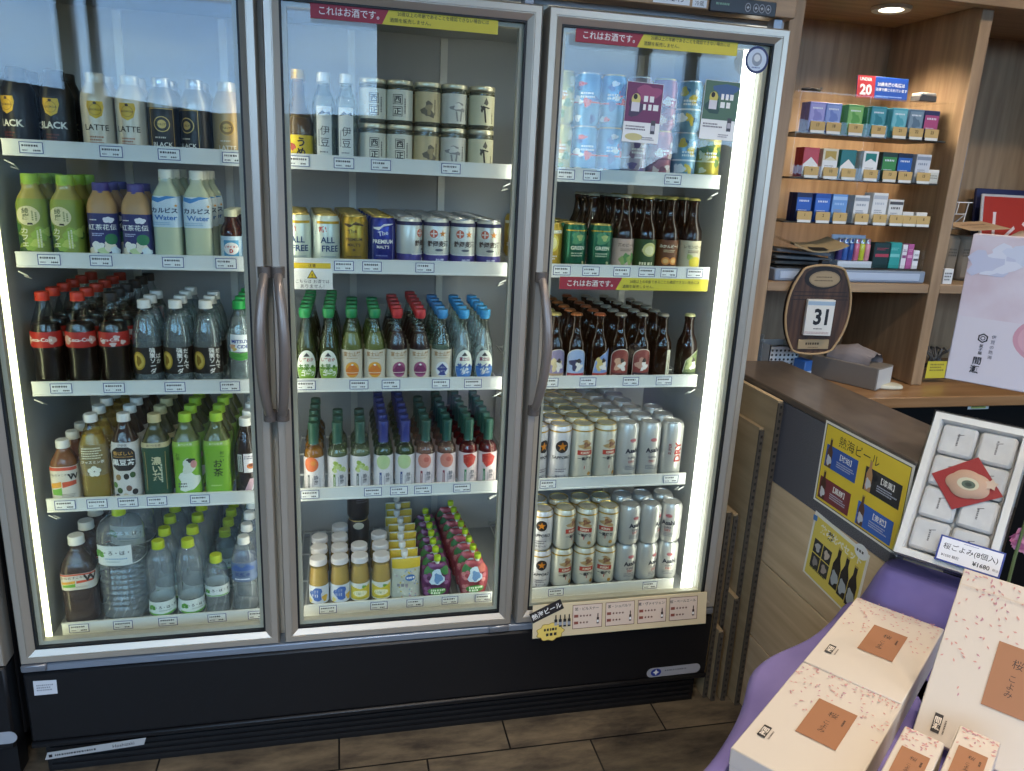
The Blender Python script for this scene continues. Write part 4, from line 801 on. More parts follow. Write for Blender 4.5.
def d_fruit(bg, f1, f2, txt, sd):
    def d(m, p):
        skin(m, p, .010, .088, M(bg), 2, 26); c = cyl(m, p, lift=.0009); c.text(txt, 0, .072, .0098, M('#f0ead0') if sd in (2, 3) else M('#5c4a3a'), .02); c.lines(0, .060, .034, .008, 2, M('#d9c9a0') if sd in (2, 3) else M('#6d5c4c'), sd)
        if sd == 1: [c.blob(-.010 + .01 * q, .034 + .006 * (q % 2), .009, .012, M(f1 if q % 2 else f2), q) for q in range(4)]
        elif sd == 2: c.ell(.004, .062, .019, .018, M(f1)); c.ell(.004, .060, .013, .012, M(f2)); c.lines(0, .026, .042, .009, 1, M('#e9e2b8'), 4, .8)
        elif sd == 3: c.ell(-.010, .034, .011, .010, M(f1)); c.ell(.011, .034, .011, .010, M(f1)); c.ell(-.010, .034, .007, .006, M(f2)); c.ell(.011, .034, .007, .006, M(f2))
        else: c.ell(.004, .032, .017, .015, M(f1)); c.poly([(.019, .034), (.026, .036), (.019, .038)], M(f1)); c.blob(-.012, .046, .008, .007, M(f2), 3)
    return d
def d_art(c1, c2, c3, sd, half=False, strip=False):
    def d(m, p):
        c = cyl(m, p, lift=.0009)
        if strip: c.rect(.012, .050, .014, .076, M('#d3cdb4')); c.lines(.012, .05, .006, .066, 1, M('#5d5848'), 3, vert=True); return
        a0, a1 = (-.026, .026)
        arch = [(a0, .008), (a1, .008), (a1, .068)] + [(.026 * cos(t), .068 + .022 * sin(t)) for t in [pi * i / 10 for i in range(1, 10)]] + [(a0, .068)]
        if half: arch = [(a0, .008), (a1, .008), (a1, .092), (a1 * .6, .086), (0, .076), (a0 * .7, .058)]
        c.poly([(u * 1.06, .046 + (v - .046) * 1.04) for u, v in arch], M('#d9d2c0')); c.poly(arch, M(c1)); c.blob(-.004, .05, .014, .016, M(c2), sd, amp=.3); c.blob(.006, .044, .010, .012, M('#ece6e0'), sd + 2, amp=.35); c.blob(.004, .060, .006, .006, M('#3a302e'), sd + 4); c.rect(0, .018, .050, .016, M(c3)); c.lines(0, .018, .04, .008, 1, M('#efe6d8'), sd)
    return d
# ------------------------------------------------------------------ filling the shelves
NTH = ['front', 'second', 'third', 'fourth', 'fifth', 'sixth', 'seventh', 'eighth']
JIT = random.Random(11)
def row(proto, s, X, n, desc, cat, group, r=.0325, rot=0, y0=.004, gap=.002, dx=0, layers=1, lh=0, ranks=None, jit=.12, x_j=.001):
    """n things one behind the other on shelf s, each its own object"""
    jit *= .25 if proto.get('sq', 2) > 2.5 else 1
    while n > 1 and .118 + y0 + 2 * r + (n - 1) * (2 * r + gap) > .594: n -= 1
    for k in range(n):
        for L in range(layers):
            nm = NTH[k] + ' in its row' if n > 1 else 'no row behind it'
            lb = desc + ', ' + nm
            if layers > 1: lb = ('lower ' if L == 0 else 'upper ') + lb
            place(proto, (X + dx * k + JIT.uniform(-x_j, x_j), .118 + r + y0 + k * (2 * r + gap), ZSH[s] + .0006 + L * lh), radians(rot + (JIT.uniform(-60, 60) if k or L else 0) * jit * 4), lb, cat, group)
B = 'bottle'
# door with the cola
black = coffee('black'); latte = coffee('latte'); tb = coffee('tb'); tl = coffee('tl')
g = 'coffee bottles on the top shelf'
row(black, 'S1', .084, 2, 'black coffee bottle beside the light strip', B, g, .033, -26); row(black, 'S1', .158, 2, 'black coffee bottle next to the cream latte bottles', B, g, .033, -8)
row(latte, 'S1', .237, 2, 'cream latte bottle next to the black coffee bottle', B, g, .033, 6); row(latte, 'S1', .304, 2, 'cream latte bottle next to the silver-shouldered coffee', B, g, .033, -4)
row(tb, 'S1', .369, 2, 'silver-shouldered black coffee bottle next to the cream latte', B, g, .033, 4); row(tb, 'S1', .437, 2, 'silver-shouldered black coffee bottle next to the tan latte', B, g, .033, -28); row(tl, 'S1', .503, 2, 'tan gold latte bottle by the door handle side', B, g, .033, 2)
g = 'chilled tea and milk drinks'
row(tea, 'S2', .089, 3, 'green matcha latte bottle beside the light strip', B, g, .031, 6, dx=.004); row(tea, 'S2', .158, 3, 'green matcha latte bottle beside the navy milk tea', B, g, .031, -6, dx=.003)
row(milk, 'S2', .228, 3, 'navy and tan milk tea bottle beside the green matcha latte', B, g, .031, 8, dx=.003); row(milk, 'S2', .299, 2, 'navy and tan milk tea bottle beside the white drink', B, g, .031, -4)
row(calp, 'S2', .364, 3, 'pale blue labelled white drink beside the milk tea', B, g, .032, -4, dx=.004); row(calp, 'S2', .428, 3, 'pale blue labelled white drink beside the small brown bottle', B, g, .032, 4, dx=.004)
row(brn, 'S2', .499, 3, 'small brown tonic bottle beside the white drink', B, g, .0238, 4); row(brn, 'S2', .549, 3, 'small brown tonic bottle against the door edge', B, g, .0238, -10)
ck = cola(0); cz = cola(1); s0 = soda(1); s1 = soda(0); g = 'cola, soda and cider bottles'
row(ck, 'S3', .085, 6, 'red-capped cola bottle beside the light strip', B, g, .0328, -12, dx=.0015); row(ck, 'S3', .157, 6, 'red-capped cola bottle beside the black-capped one', B, g, .0328, 8, dx=.0015); row(cz, 'S3', .226, 6, 'black-capped red-label cola bottle', B, g, .0328, 2, dx=.002)
row(s0, 'S3', .297, 3, 'white-capped black-label soda beside the cola', B, g, .0328, 6); row(s1, 'S3', .365, 4, 'white-capped black-label soda in the middle', B, g, .0328, -8); row(s1, 'S3', .432, 3, 'white-capped black-label soda beside the green-capped cider', B, g, .0328, 0); row(mits, 'S3', .507, 6, 'green-capped clear cider bottle', B, g, .031, 4)
ok_ = ocha('k'); oa = ocha('a'); ob = ocha('b'); g = 'bottled teas on the fourth shelf'
row(ao, 'S4', .093, 4, 'short white-capped amber tea with orange label', B, g, .031, 4, dx=.001); row(jas, 'S4', .1595, 5, 'yellow jasmine tea bottle with clear label', B, g, .0325, 6); row(blk, 'S4', .230, 5, 'white-sleeved black bean tea bottle', B, g, .0325, -2)
row(ok_, 'S4', .300, 5, 'dark green strong tea bottle with tan cap', B, g, .0325, 2); row(oa, 'S4', .370, 5, 'lime green tea bottle with white picture', B, g, .0325, 4); row(ob, 'S4', .440, 5, 'lime green tea bottle with brush lettering', B, g, .0325, 2); row(drk, 'S4', .510, 4, 'dark tea bottle with photo label', B, g, .0295, 8)
g = 'water and large bottles on the bottom shelf'
row(ao1, 'S5', .094, 4, 'large dark tea bottle with white cap', B, g, .041, 8, dx=-.001); row(w2l, 'S5', .193, 2, 'two-litre clear water bottle with lime cap', B, g, .054, -8, dx=.0)
row(ilo, 'S5', .284, 6, 'clear water bottle with lime cap beside the two-litre bottle', B, g, .034, 8, gap=.006, jit=.04); row(ilo, 'S5', .354, 6, 'clear water bottle with lime cap beside the small water bottle', B, g, .034, 22, gap=.006, jit=.04); row(ilos, 'S5', .4205, 1, 'small clear water bottle with lime cap and white band', B, g, .030, 6)
row(ilos, 'S5', .424, 4, 'lime-capped small water bottle behind the clear divider', B, g, .0305, 6, y0=.15, gap=.004); row(wat, 'S5', .490, 6, 'white-capped mineral water bottle with blue label', B, g, .034, -4, gap=.006)
mb = MB(); mb.box(.385, .520, .255, .258, ZSH['S5'], ZSH['S5'] + .17, clear('#eef3f4', 1.5)); tag(mb.build('acrylic_divider'), 'clear acrylic divider plate standing among the small water bottles', 'divider')
# middle door
g = 'sake and plum wine on the top shelf'; c0, c1, c2, c3 = (cup(k) for k in range(4))
row(ume, 'S1', .657, 2, 'plum wine bottle with yellow label', B, g, .032, 0); row(izu, 'S1', .714, 2, 'slim clear sake bottle next to the plum wine', B, g, .026, 2); row(izu, 'S1', .764, 2, 'slim clear sake bottle next to the sake cups', B, g, .026, -4)
for X, p, dsc, rt in ((.824, c0, 'sake cup with square seals beside the slim bottles', 8), (.886, c0, 'sake cup with square seals beside the tan cup', 2), (.951, c1, 'tan sake cup with ink drawing', 4), (1.014, c2, 'grey sake cup with a big-headed figure', 0), (1.082, c3, 'cream sake cup with a branch drawing', 4)): row(p, 'S1', X, 2, dsc, 'cup', 'stacked sake cups', .0318, rt, layers=2, lh=.0975)
cb = lambda name, lid, art, r=.0328, h=.122: can(name, r, h, lid, art)
caf = cb('beer_can', LIDG, art_allfree); cgd = cb('beer_can', LIDG, art_gold); cpm = cb('beer_can', LIDG, art_prem); csh = cb('beer_can', SILV, art_shiz); g = 'canned beer in the middle door'; K = 'can'
row(caf, 'S2', .648, 5, 'pale green alcohol-free beer can by the door edge', K, g, .0328, 8, dx=-.004); row(caf, 'S2', .714, 5, 'pale green alcohol-free beer can beside the gold can', K, g, .0328, 14, dx=-.004); row(cgd, 'S2', .780, 6, 'gold premium beer can', K, g, .0328, -4, dx=-.004); row(cpm, 'S2', .846, 6, 'royal blue premium beer can', K, g, .0328, 0, dx=-.004)
for X, dsc, rt in ((.912, 'white and blue beer can beside the royal blue can', 70), (.978, 'white and violet star beer can beside the blue-white one', 4), (1.044, 'white and violet star beer can, middle one of three', 2), (1.1095, 'white and violet star beer can, last of three by the frame', -4)): row(csh, 'S2', X, 6, dsc, K, g, .0328, rt, dx=-.004)
gs = {k: gsoda(k) for k in ('tea', 'orange', 'grape', 'blue', 'fuji')}; g = 'glass soda bottles in the middle door'
for X, k, n, dsc, rt in ((.660, 'tea', 6, 'green-capped tea cola bottle by the door edge', 6), (.716, 'tea', 6, 'green-capped tea cola bottle beside the orange sodas', -4), (.772, 'orange', 4, 'green-capped orange soda beside the tea cola', 2), (.828, 'orange', 4, 'green-capped orange soda beside the grape soda', -2), (.884, 'grape', 5, 'red-capped grape soda beside the orange soda', 10), (.941, 'grape', 6, 'red-capped grape soda beside the blue-capped soda', 0),
                         (.997, 'blue', 5, 'blue-capped clear soda with square label', -2), (1.053, 'fuji', 5, 'blue-capped white soda beside the square-label soda', 4), (1.107, 'fuji', 5, 'blue-capped white soda by the frame', -2)): row(gs[k], 'S3', X, n, dsc, B, g, .0275, rt, dx=.0012 if X < .8 or X > 1 else 0)
ws = {k: wine(k) for k in ('orange', 'grape', 'musc', 'melon', 'peach', 'berry')}; g = 'small fruit wine bottles'
for X, k, n, dsc, rt in ((.674, 'orange', 5, 'orange fruit wine bottle with green foil', -8), (.734, 'grape', 3, 'pale grape wine bottle beside the orange one', 4), (.791, 'musc', 3, 'pale muscat wine bottle beside the melon wine', 6), (.850, 'melon', 7, 'blue-foil melon wine beside the muscat wine', 4), (.906, 'melon', 8, 'blue-foil melon wine beside the peach wine', -2), (.960, 'peach', 5, 'pink peach wine beside the melon wine', -4), (1.017, 'peach', 6, 'pink peach wine beside the strawberry wine', 2), (1.074, 'berry', 7, 'red strawberry wine beside the peach wine', 2), (1.129, 'berry', 6, 'red strawberry wine by the frame', -4)): row(ws[k], 'S4', X, n, dsc, B, g, .0256, rt)
j0 = juice(0); j1 = juice(1); g = 'white-lidded juice bottles'
row(j0, 'S5', .679, 3, 'blue-label juice bottle by the door edge', B, g, .0285, -6, gap=.006); row(j0, 'S5', .735, 4, 'blue-label juice bottle beside the yellow-label juice', B, g, .0285, 10, gap=.006); row(j1, 'S5', .788, 2, 'yellow-label juice bottle beside the blue-label juice', B, g, .0285, 0, gap=.006); row(j1, 'S5', .846, 3, 'yellow-label juice bottle beside the yellow pouches', B, g, .0285, -4, gap=.006)
py = pouch('y'); pg = pouch('g'); pp = pouch('p'); g = 'spout pouches on the bottom shelf'; Q = 'pouch'
row(py, 'S5', .914, 8, 'white and yellow drink pouch', Q, g, .0245, 2, gap=.003, y0=.007, jit=.0, x_j=.004); row(pg, 'S5', .997, 7, 'purple grape jelly pouch with lime cap', Q, g, .0245, 0, gap=.002, dx=.0, jit=.0); row(pp, 'S5', 1.103, 8, 'pink peach jelly pouch with lime cap', Q, g, .0245, 3, gap=.002, dx=-.004, jit=.0)
dk = cb('tall_black_can', LIDG, lambda m, p: (base(m, p, M('#1b1a1f', .3, .3)), cyl(m, p).ell(0, .135, .016, .010, M('#b9b3a0')).lines(0, .07, .036, .03, 4, M('#4c4a56'), 3)), .033, .150)
row(dk, 'S5', .790, 1, 'tall black beer can behind the yellow-label juice', K, 'tall black cans', .033, 0, y0=.20, layers=2, lh=.1505)
# door with the beer
mixes = [(('#c9c06a', '#7f9a4a', '#e6dfae', '#d9a23c'), 'pale yellow'), (('#4f94c4', '#2b4f9a', '#d94a3c', '#e9eef0'), 'light blue snowflake'), (('#4f94c4', '#2b4f9a', '#d94a3c', '#e9eef0'), 'blue and red snowflake'), (('#b9aab0', '#8a6a7c', '#e6dfe2', '#6a5a86'), 'pink grey'), (('#a86a74', '#d9c2b4', '#7a4a56', '#e9dfd6'), 'rose'), (('#7fa9c0', '#d9c24a', '#e6eef0', '#4a7a9a'), 'sky blue and yellow'), (('#b9a93c', '#5f7a34', '#e6dfae', '#3f6a44'), 'olive yellow')]
g = 'stacked canned cocktails on the top shelf'; XS = (1.277, 1.344, 1.411, 1.478, 1.545, 1.612, 1.679)
for q, (X, (cols, nm)) in enumerate(zip(XS, mixes)): row(cb('cocktail_can', SILV if q % 2 else LIDG, art_mix(cols, q)), 'S1', X, 2, nm + ' cocktail can', K, g, .0326, 0, layers=2, lh=.1222)
bt = {'m': beer('fruit_beer_bottle', '#b9b6a0', d_fruit('#c2a898', '#5a8a4a', '#88a05a', '茶のビール', 1), 1), 'l': beer('fruit_beer_bottle', '#c9b96a', d_fruit('#2c4a1e', '#c9c47a', '#e2dca8', '', 2), 1), 'o': beer('fruit_beer_bottle', '#c9b96a', d_fruit('#6a3a14', '#d98a3a', '#e6b46a', 'みかんビール', 3), 1), 'y': beer('fruit_beer_bottle', '#c9b96a', d_fruit('#cfc6a6', '#d9c63a', '#a9b86a', 'レモンビール', 4), 1)}
g = 'fruit beer row on the second shelf'
row(cb('beer_can', LIDG, art_lemon), 'S2', 1.269, 6, 'yellow beer can by the frame', K, g, .0328, 0, dx=-.003); cg = cb('beer_can', LIDG, art_green); row(cg, 'S2', 1.335, 6, 'dark green beer can beside the yellow can', K, g, .0328, 4, dx=-.003); row(cg, 'S2', 1.405, 1, 'dark green beer can beside the brown bottles', K, g, .0328, -4)
row(bt['m'], 'S2', 1.402, 3, 'brown beer bottle behind the dark green cans', B, g, .0305, 0, y0=.075); row(bt['m'], 'S2', 1.466, 5, 'brown beer bottle with pink-beige label', B, g, .0305, 6); row(bt['l'], 'S2', 1.528, 5, 'brown beer bottle with dark green label', B, g, .0305, 0); row(bt['o'], 'S2', 1.590, 5, 'brown beer bottle with brown orange label', B, g, .0305, -2); row(bt['y'], 'S2', 1.655, 5, 'brown beer bottle with cream lemon label', B, g, .0305, 4)
g = 'picture-label craft beer bottles'; ac = [('#8f86a8', '#d9c9a0', '#a58a6a', 1, '#b9a86a', 'craft beer with lilac picture label by the handle', 8, 6), ('#9fb4d9', '#3a3a5c', '#b03a3c', 2, '#b06a3c', 'craft beer with blue and red picture label', 0, 6), ('#7f9ad0', '#d9c27a', '#b0483c', 3, '#b0603c', 'craft beer with half-turned blue label', 12, 6), ('#8a3a34', '#d9a88a', '#5a2a2a', 4, '#a8a294', 'craft beer with maroon picture label', -2, 6), ('#8a3a34', '#c99a86', '#3a2a34', 5, '#a8a294', 'craft beer with dark red picture label', 2, 6)]
for X, (a, b_, c_, sd, cp, dsc, rt, n) in zip((1.297, 1.356, 1.420, 1.480, 1.541), ac): row(beer('craft_beer_bottle', cp, d_art(a, b_, c_, sd, sd == 3)), 'S3', X, n, dsc, B, g, .0305, rt)
row(beer('craft_beer_bottle', '#9a9488', d_art('', '', '', 6, strip=True)), 'S3', 1.603, 5, 'craft beer showing its narrow back label', B, g, .0305, 6); row(beer('craft_beer_bottle', '#b9b98a', d_art('#6a7a4c', '#a8b07a', '#3a4a2c', 7, True)), 'S3', 1.679, 1, 'craft beer with olive slanted label near the light', B, g, .0305, 14)
t5 = lambda lid, art: can('tall_beer_can', .0330, .168, lid, art); g = 'tall beer cans on the fourth shelf'
tst = t5(LIDG, lambda m, p: art_star(m, p, tall=True)); tki = t5(LIDG, art_kirin); tas = t5(SILV, art_asahi); tdr = t5(SILV, art_dry)
row(tst, 'S4', 1.2655, 7, 'tall white star can half hidden by the handle', K, g, .0330, 30, dx=-.003); row(tst, 'S4', 1.332, 7, 'tall white star can beside the cream beast can', K, g, .0330, 0, dx=-.003); row(tki, 'S4', 1.398, 7, 'tall cream beast can beside the star can', K, g, .0330, 2, dx=-.003); row(tki, 'S4', 1.464, 7, 'tall cream beast can beside the silver can', K, g, .0330, 12, dx=-.003)
row(tas, 'S4', 1.530, 7, 'tall silver can beside the cream beast can', K, g, .0330, 14, dx=-.003); row(tas, 'S4', 1.596, 7, 'tall silver can beside the red-lettered can', K, g, .0330, 4, dx=-.003); row(tdr, 'S4', 1.666, 3, 'tall silver can with upright red lettering', K, g, .0330, 16, dx=-.003)
cst = cb('beer_can', LIDG, art_star); cki = cb('beer_can', LIDG, art_kirin); cas = cb('beer_can', SILV, art_asahi); g = 'double-stacked beer cans on the bottom shelf'
for X, p, dsc, rt in ((1.300, cst, 'white star can by the frame', -4), (1.366, cki, 'cream beast can beside the star can', 12), (1.432, cki, 'cream beast can in the middle of three', 2), (1.497, cki, 'cream beast can beside the silver can', -16), (1.562, cas, 'silver can beside the cream beast can', 12), (1.628, cas, 'silver can between two silver cans', 30), (1.694, cas, 'silver can beside the light strip', -8)): row(p, 'S5', X - .004, 2, dsc, K, g, .0328, rt, layers=2, lh=.1222, gap=.004, jit=.2, y0=.004)
# ------------------------------------------------------------------ wooden cabinet behind the counter
def hit(px, py, ax, val):
    """point on the plane ax = val (metres) that the lens shows at (px, py); used to measure the room"""
    d = fwd * PF + R2 * (px - 512) + U2 * (385.5 - py); return EYE + d * ((val - EYE[ax]) / d[ax])
def kids(root, *pairs):
    for m, n in pairs: o = m.build(n, root, 40); o.matrix_parent_inverse = Matrix.Translation(-Vector(root.location))
def thing(name, label, cat, loc=(0, 0, 0), rz=0, group=None): return tag(empty(name, loc, rz), label, cat, group)
cab = thing('wall_cabinet', 'built-in light wood cabinet with two open bays behind the counter', 'cabinet', (2.65, .6, 0))
kids(cab, (MB().box(1.998, 2.044, .385, .8, 0, 2.05, WOODV, .002), 'side_panel'), (MB().box(2.632, 2.674, .385, .78, .872, 2.05, WOODV, .002), 'divider'), (MB().box(3.36, 3.40, .385, .8, 0, 2.05, WOODV, .002), 'side_panel'),
     (MB().box(2.044, 3.36, .78, .8, .86, 2.05, WOODV), 'back_panel'), (MB().box(1.998, 3.40, .36, .8, 2.05, 2.075, WOODH).box(1.998, 3.40, .345, .385, 2.04, 2.5, WOODH, .002), 'top_panel'),
     (MB().box(2.044, 2.632, .387, .78, 1.184, 1.214, WOODH, .002), 'shelf_board'), (MB().box(2.674, 3.36, .387, .78, 1.184, 1.214, WOODH, .002), 'shelf_board'),
     (MB().box(2.056, 3.36, .25, .78, .834, .87, WOODTOP, .003), 'worktop'), (MB().box(2.06, 3.36, .32, .8, 0, .834, M('#111010', .7, 0, .15), .002), 'base_cabinet'), (MB().box(1.82, 1.998, .62, .8, 0, 2.1, WOODV), 'filler_panel'))
mb = MB(); flat(mb, (2.475, .3195, .815)).rect(0, 0, .085, .018, M('#d5d6d8')); tag(mb.build('paper_label', None, 0), 'white paper strip on the black base cabinet under the amber worktop', 'label')
mb = MB(); c = flat(mb, (2.86, .3195, .812)); c.rect(0, 0, .085, .02, M('#e3e4e0')); c.rect(0, 0, .06, .016, M('#b9c26a')); c.lines(0, 0, .05, .008, 1, M('#5c6238'), 3); tag(mb.build('paper_label', None, 0), 'white and lime paper strip on the black base cabinet under the amber worktop', 'label')
# counter
ctr = thing('counter', 'narrow service counter with dark top, speckled band and pale wood front', 'counter', (2.0, -.05, 0)); KX = 1.9
m = MB(); m.box(KX, KX + .02, -.495, .36, .0, .235, WOODY, .002); m.box(KX, KX + .02, -.495, .36, .238, .475, WOODY, .002); m.box(KX, KX + .02, -.495, .36, .478, .716, WOODY, .002)
kids(ctr, (MB().box(KX, 2.125, -.50, .372, .944, .964, DARKTOP, .003), 'countertop'), (MB().box(KX, KX + .02, -.495, .36, .718, .944, GRANITE), 'stone_band'), (m, 'front_panel'), (MB().box(2.03, 2.05, -.495, .24, 0, .944, M('#2a2725', .6)), 'back_panel'), (MB().box(KX + .02, 2.03, -.495, -.475, 0, .944, WOODY), 'end_panel'), (MB().box(KX + .02, 2.03, .22, .24, 0, .944, WOODY), 'end_panel'))
# folded boards between refrigerator and counter
BF = textured('board_face', '#97825f', '#ad9672', (10, 1, 10), 3, 4, .6); BE = M('#4c453b', .7); BT = M('#a48e6c', .7)
for x0, x1, y0, zt, lb in ((1.880, 1.894, -.018, .947, 'tallest brown panel board, against the pale wood counter front'), (1.864, 1.877, .028, .856, 'second tallest brown panel board in the gap beside the refrigerator'), (1.848, 1.861, .008, .345, 'low brown panel board in front of the second tallest board'), (1.832, 1.845, .045, .592, 'waist-high brown panel board near the refrigerator side'), (1.816, 1.829, .012, .235, 'lowest brown panel board beside the black refrigerator base'), (1.800, 1.813, .03, .61, 'brown panel board pressed against the refrigerator side')):
    t = thing('panel_board', lb, 'board', (x0, y0, 0), 0, 'boards stored beside the refrigerator'); w_ = x1 - x0
    m = MB(); m.box(0, w_, .006, .34, .0, zt, BF, .0015); m.box(0, w_, 0, .006, .0, zt - .004, BE)
    for q in range(int(zt / .02)): m.box(w_ * .3, w_ * .7, -.0015, .0005, .01 + q * .02, .018 + q * .02, M('#211d18'))
    m.build('panel', t, 0); MB().box(-.0004, w_ + .0004, .005, .341, zt - .002, zt + .002, BT).build('edge_strip', t, 0)
# beer notices on the counter front (built in their own plane, facing the aisle)
def on_counter(name, label, pts, draw, cat='poster'):
    y0 = max(p[0] for p in pts); W_ = y0 - min(p[0] for p in pts); zc = sum(p[1] for p in pts) / len(pts)
    m = MB(); draw(flat(m, (0, 0, 0), (0, -1, 0), (0, 0, 1)), m); o = m.build(name, None, 0); o.location = (KX - .0005, y0 - W_ / 2, zc); return tag(o, label, cat)
def minibottle(c, u, v, s, lab='#d9d6cc', g='#4a2f22'):
    G = M(g); c.rect(u, v - .010 * s, .018 * s, .036 * s, G); c.poly([(u - .009 * s, v + .008 * s), (u + .009 * s, v + .008 * s), (u + .0035 * s, v + .022 * s), (u - .0035 * s, v + .022 * s)], G, 1); c.rect(u, v + .028 * s, .007 * s, .014 * s, G); c.rect(u, v + .036 * s, .008 * s, .003 * s, M('#b9a04a')); c.blob(u, v - .012 * s, .008 * s, .011 * s, M(lab), 3)
def p_beer(c, m):
    m.box(0, .001, -.152, .152, -.104, .104, WHITE); c.rect(0, 0, .304, .208, M('#e9e6da')); c.rect(0, 0, .292, .197, INK); c.rect(0, 0, .288, .193, M('#eacb34'))
    c.text('熱海ビール', -.02, .071, .029, M('#2a1c12'), .0, 0)
    for (u, v, col, tx, bg) in ((-.074, .022, '#2b55a6', '【琥珀】', '#5a3a26'), (.072, .022, '#1d1c22', '【漆黒】', '#b98a5c'), (-.078, -.062, '#7a2f36', '【黒酵】', '#4a2a1e'), (.068, -.064, '#2b5fb8', '【麦穂】', '#5a3a2a')):
        c.rect(u, v, .118, .056, M(col)); c.text(tx, u + .016, v + .012, .016, WHITE, .015); c.lines(u + .018, v - .008, .066, .016, 3, M('#b9bfcf'), int(u * 1000) % 7); minibottle(c, u - .044, v + .004, 1.12, '#cfd0d2', bg)
on_counter('beer_poster', 'yellow landscape poster of four local beers on the speckled counter band', ((-.193, .954), (-.5, .954), (-.5, .748), (-.193, .748)), p_beer)
def p_beer2(c, m):
    m.box(0, .001, -.105, .105, -.088, .088, WHITE); c.rect(0, 0, .21, .176, M('#e8e4d4')); c.rect(0, -.002, .196, .162, M('#e2cb5a')); c.text('飲み比べセット', .006, .058, .023, M('#efe9d2'), .03); c.text('熱', -.03, .055, .024, M('#3a332a'), .02)
    for a in range(2):
        for b in range(2): c.rect(-.068 + a * .037, .004 - b * .04, .034, .037, M('#2c2a2c')); c.blob(-.068 + a * .037, .004 - b * .04, .010, .012, M(('#b9b6b2', '#8a8480', '#c9b9a8', '#a89a90')[a * 2 + b]), a + b * 3)
    c.lines(-.05, -.056, .066, .008, 1, INK, 3)
    for q in range(3): minibottle(c, .012 + q * .032, -.012 - q * .004, 1.65, '#a9b0b4', '#241c1a')
o = on_counter('set_poster', 'smaller yellow poster of three beer bottles taped on the pale wood counter front', ((-.205, .715), (-.415, .715), (-.415, .54), (-.205, .54)), p_beer2); o.rotation_euler = (radians(4), 0, 0)
m = MB(); m.box(KX - .0021, KX + .0003, -.2225, -.2095, .699, .711, M('#4a7ab0')); flat(m, (KX - .0022, -.216, .705), (0, -1, 0), (0, 0, 1)).rect(0, 0, .015, .014, M('#4a7ab0'), .1); tag(m.build('blue_tape', None, 0), 'small piece of blue tape at the corner of the smaller yellow poster', 'tape')
m = MB(); m.box(KX - .0023, KX + .0003, -.41, -.38, .696, .712, WHITE); c = flat(m, (KX - .0024, -.395, .704), (0, -1, 0), (0, 0, 1)); c.ell(0, 0, .024, .018, M('#e3e3e0')); c.lines(0, 0, .032, .008, 1, M('#4a4640'), 5, .8); tag(m.build('speech_bubble_sticker', None, 0), 'white speech bubble sticker over the corner of the smaller yellow poster', 'sticker')
# cigarette rack
ACR = clear('#fbfcfb', 1.45); TX0, TX1 = 2.078, 2.612; RZ = (1.258, 1.398, 1.531, 1.661); CHIP = M('#c9a86a', .6)
rack = thing('cigarette_rack', 'clear acrylic four-tier cigarette rack with wooden number chips', 'rack', (2.345, .5, 1.255))
m = MB()
prs = [(MB().box(x, x + .003, .405, .60, zb, 1.775, ACR), 'end_plate') for x, zb in ((TX0, 1.256), (TX1 - .003, 1.256), (2.314, 1.40))]
prs.append((MB().box(TX0, TX1, .43, .60, 1.775, 1.779, ACR), 'top_plate'))
SLOT = {3: (2.147, 2.2015, 2.277, 2.357, 2.432, 2.491, 2.547), 2: (2.148, 2.214, 2.277, 2.355, 2.423, 2.479, 2.546, 2.590), 1: (2.1465, 2.211, 2.271, 2.349, 2.4145, 2.475, 2.5245, 2.575)}
num = 1
for k, z in enumerate(RZ):
    prs.append((MB().box(TX0 + .004, TX1 - .004, .408, .59, z - .004, z, M('#3d3731', .5)).box(TX0 + .004, TX1 - .004, .404, .407, z - .004, z + (.034 if k else .014), ACR), 'tier_tray'))
    if k:
        for x in SLOT[k]:
            mm = MB(); w_ = .050; mm.box(x - w_ / 2, x + w_ / 2, .4005, .4035, z + .006, z + .032, CHIP, .001); c = flat(mm, (x, .4003, z + .02)); c.text(str(num), 0, .002, .012, M('#5a4220'), .02); c.rect(0, -.0175, .046, .008, M('#e4e2da')); num += 1
            if x < TX1 - .03: prs.append((mm, 'number_chip'))
kids(rack, *prs)
def pack(c1, c2, style, h=.086):
    m = MB(); m.box(-.0265, .0265, 0, .022, 0, h, M(c1, .35), .0008); c = flat(m, (0, -.0001, 0))
    if style == 'chev': c.rect(0, h * .22, .051, h * .42, M('#eceae6')); c.poly([(-.0255, h * .42), (.0255, h * .42), (0, h * .68)], M('#eceae6'), 1); c.lines(0, h * .30, .034, .014, 3, M('#8a8a8e'), 2)
    elif style == 'chevup': c.rect(0, h * .3, .051, h * .6, M('#e8e8e6')); c.poly([(-.019, h * .92), (.019, h * .92), (.019, h * .62), (0, h * .74), (-.019, h * .62)], M(c2), 1); c.lines(0, h * .36, .034, .014, 3, M('#8a8a8e'), 3)
    elif style == 'grad': c.rect(0, h * .62, .049, h * .5, M(c2)); c.rect(0, h * .9, .049, h * .12, M(c1)); c.lines(0, h * .72, .034, .010, 1, M('#dfe3ea'), 4); c.lines(0, h * .34, .036, .014, 3, M('#c9ccd4'), 5)
    elif style == 'text': c.rect(0, h * .86, .049, h * .12, M(c2)); c.lines(0, h * .66, .036, .012, 1, M(c2), 4); c.lines(0, h * .38, .036, .018, 3, M('#9a9ca4'), 6)
    else: c.rect(0, h * .5, .046, h * .86, M(c2)); c.lines(0, h * .8, .034, .008, 1, M('#e6ecf0'), 3); c.blob(0, h * .52, .014, .018, M(c1), 3, amp=.3)
    return m.build('cigarette_pack', None, 30)
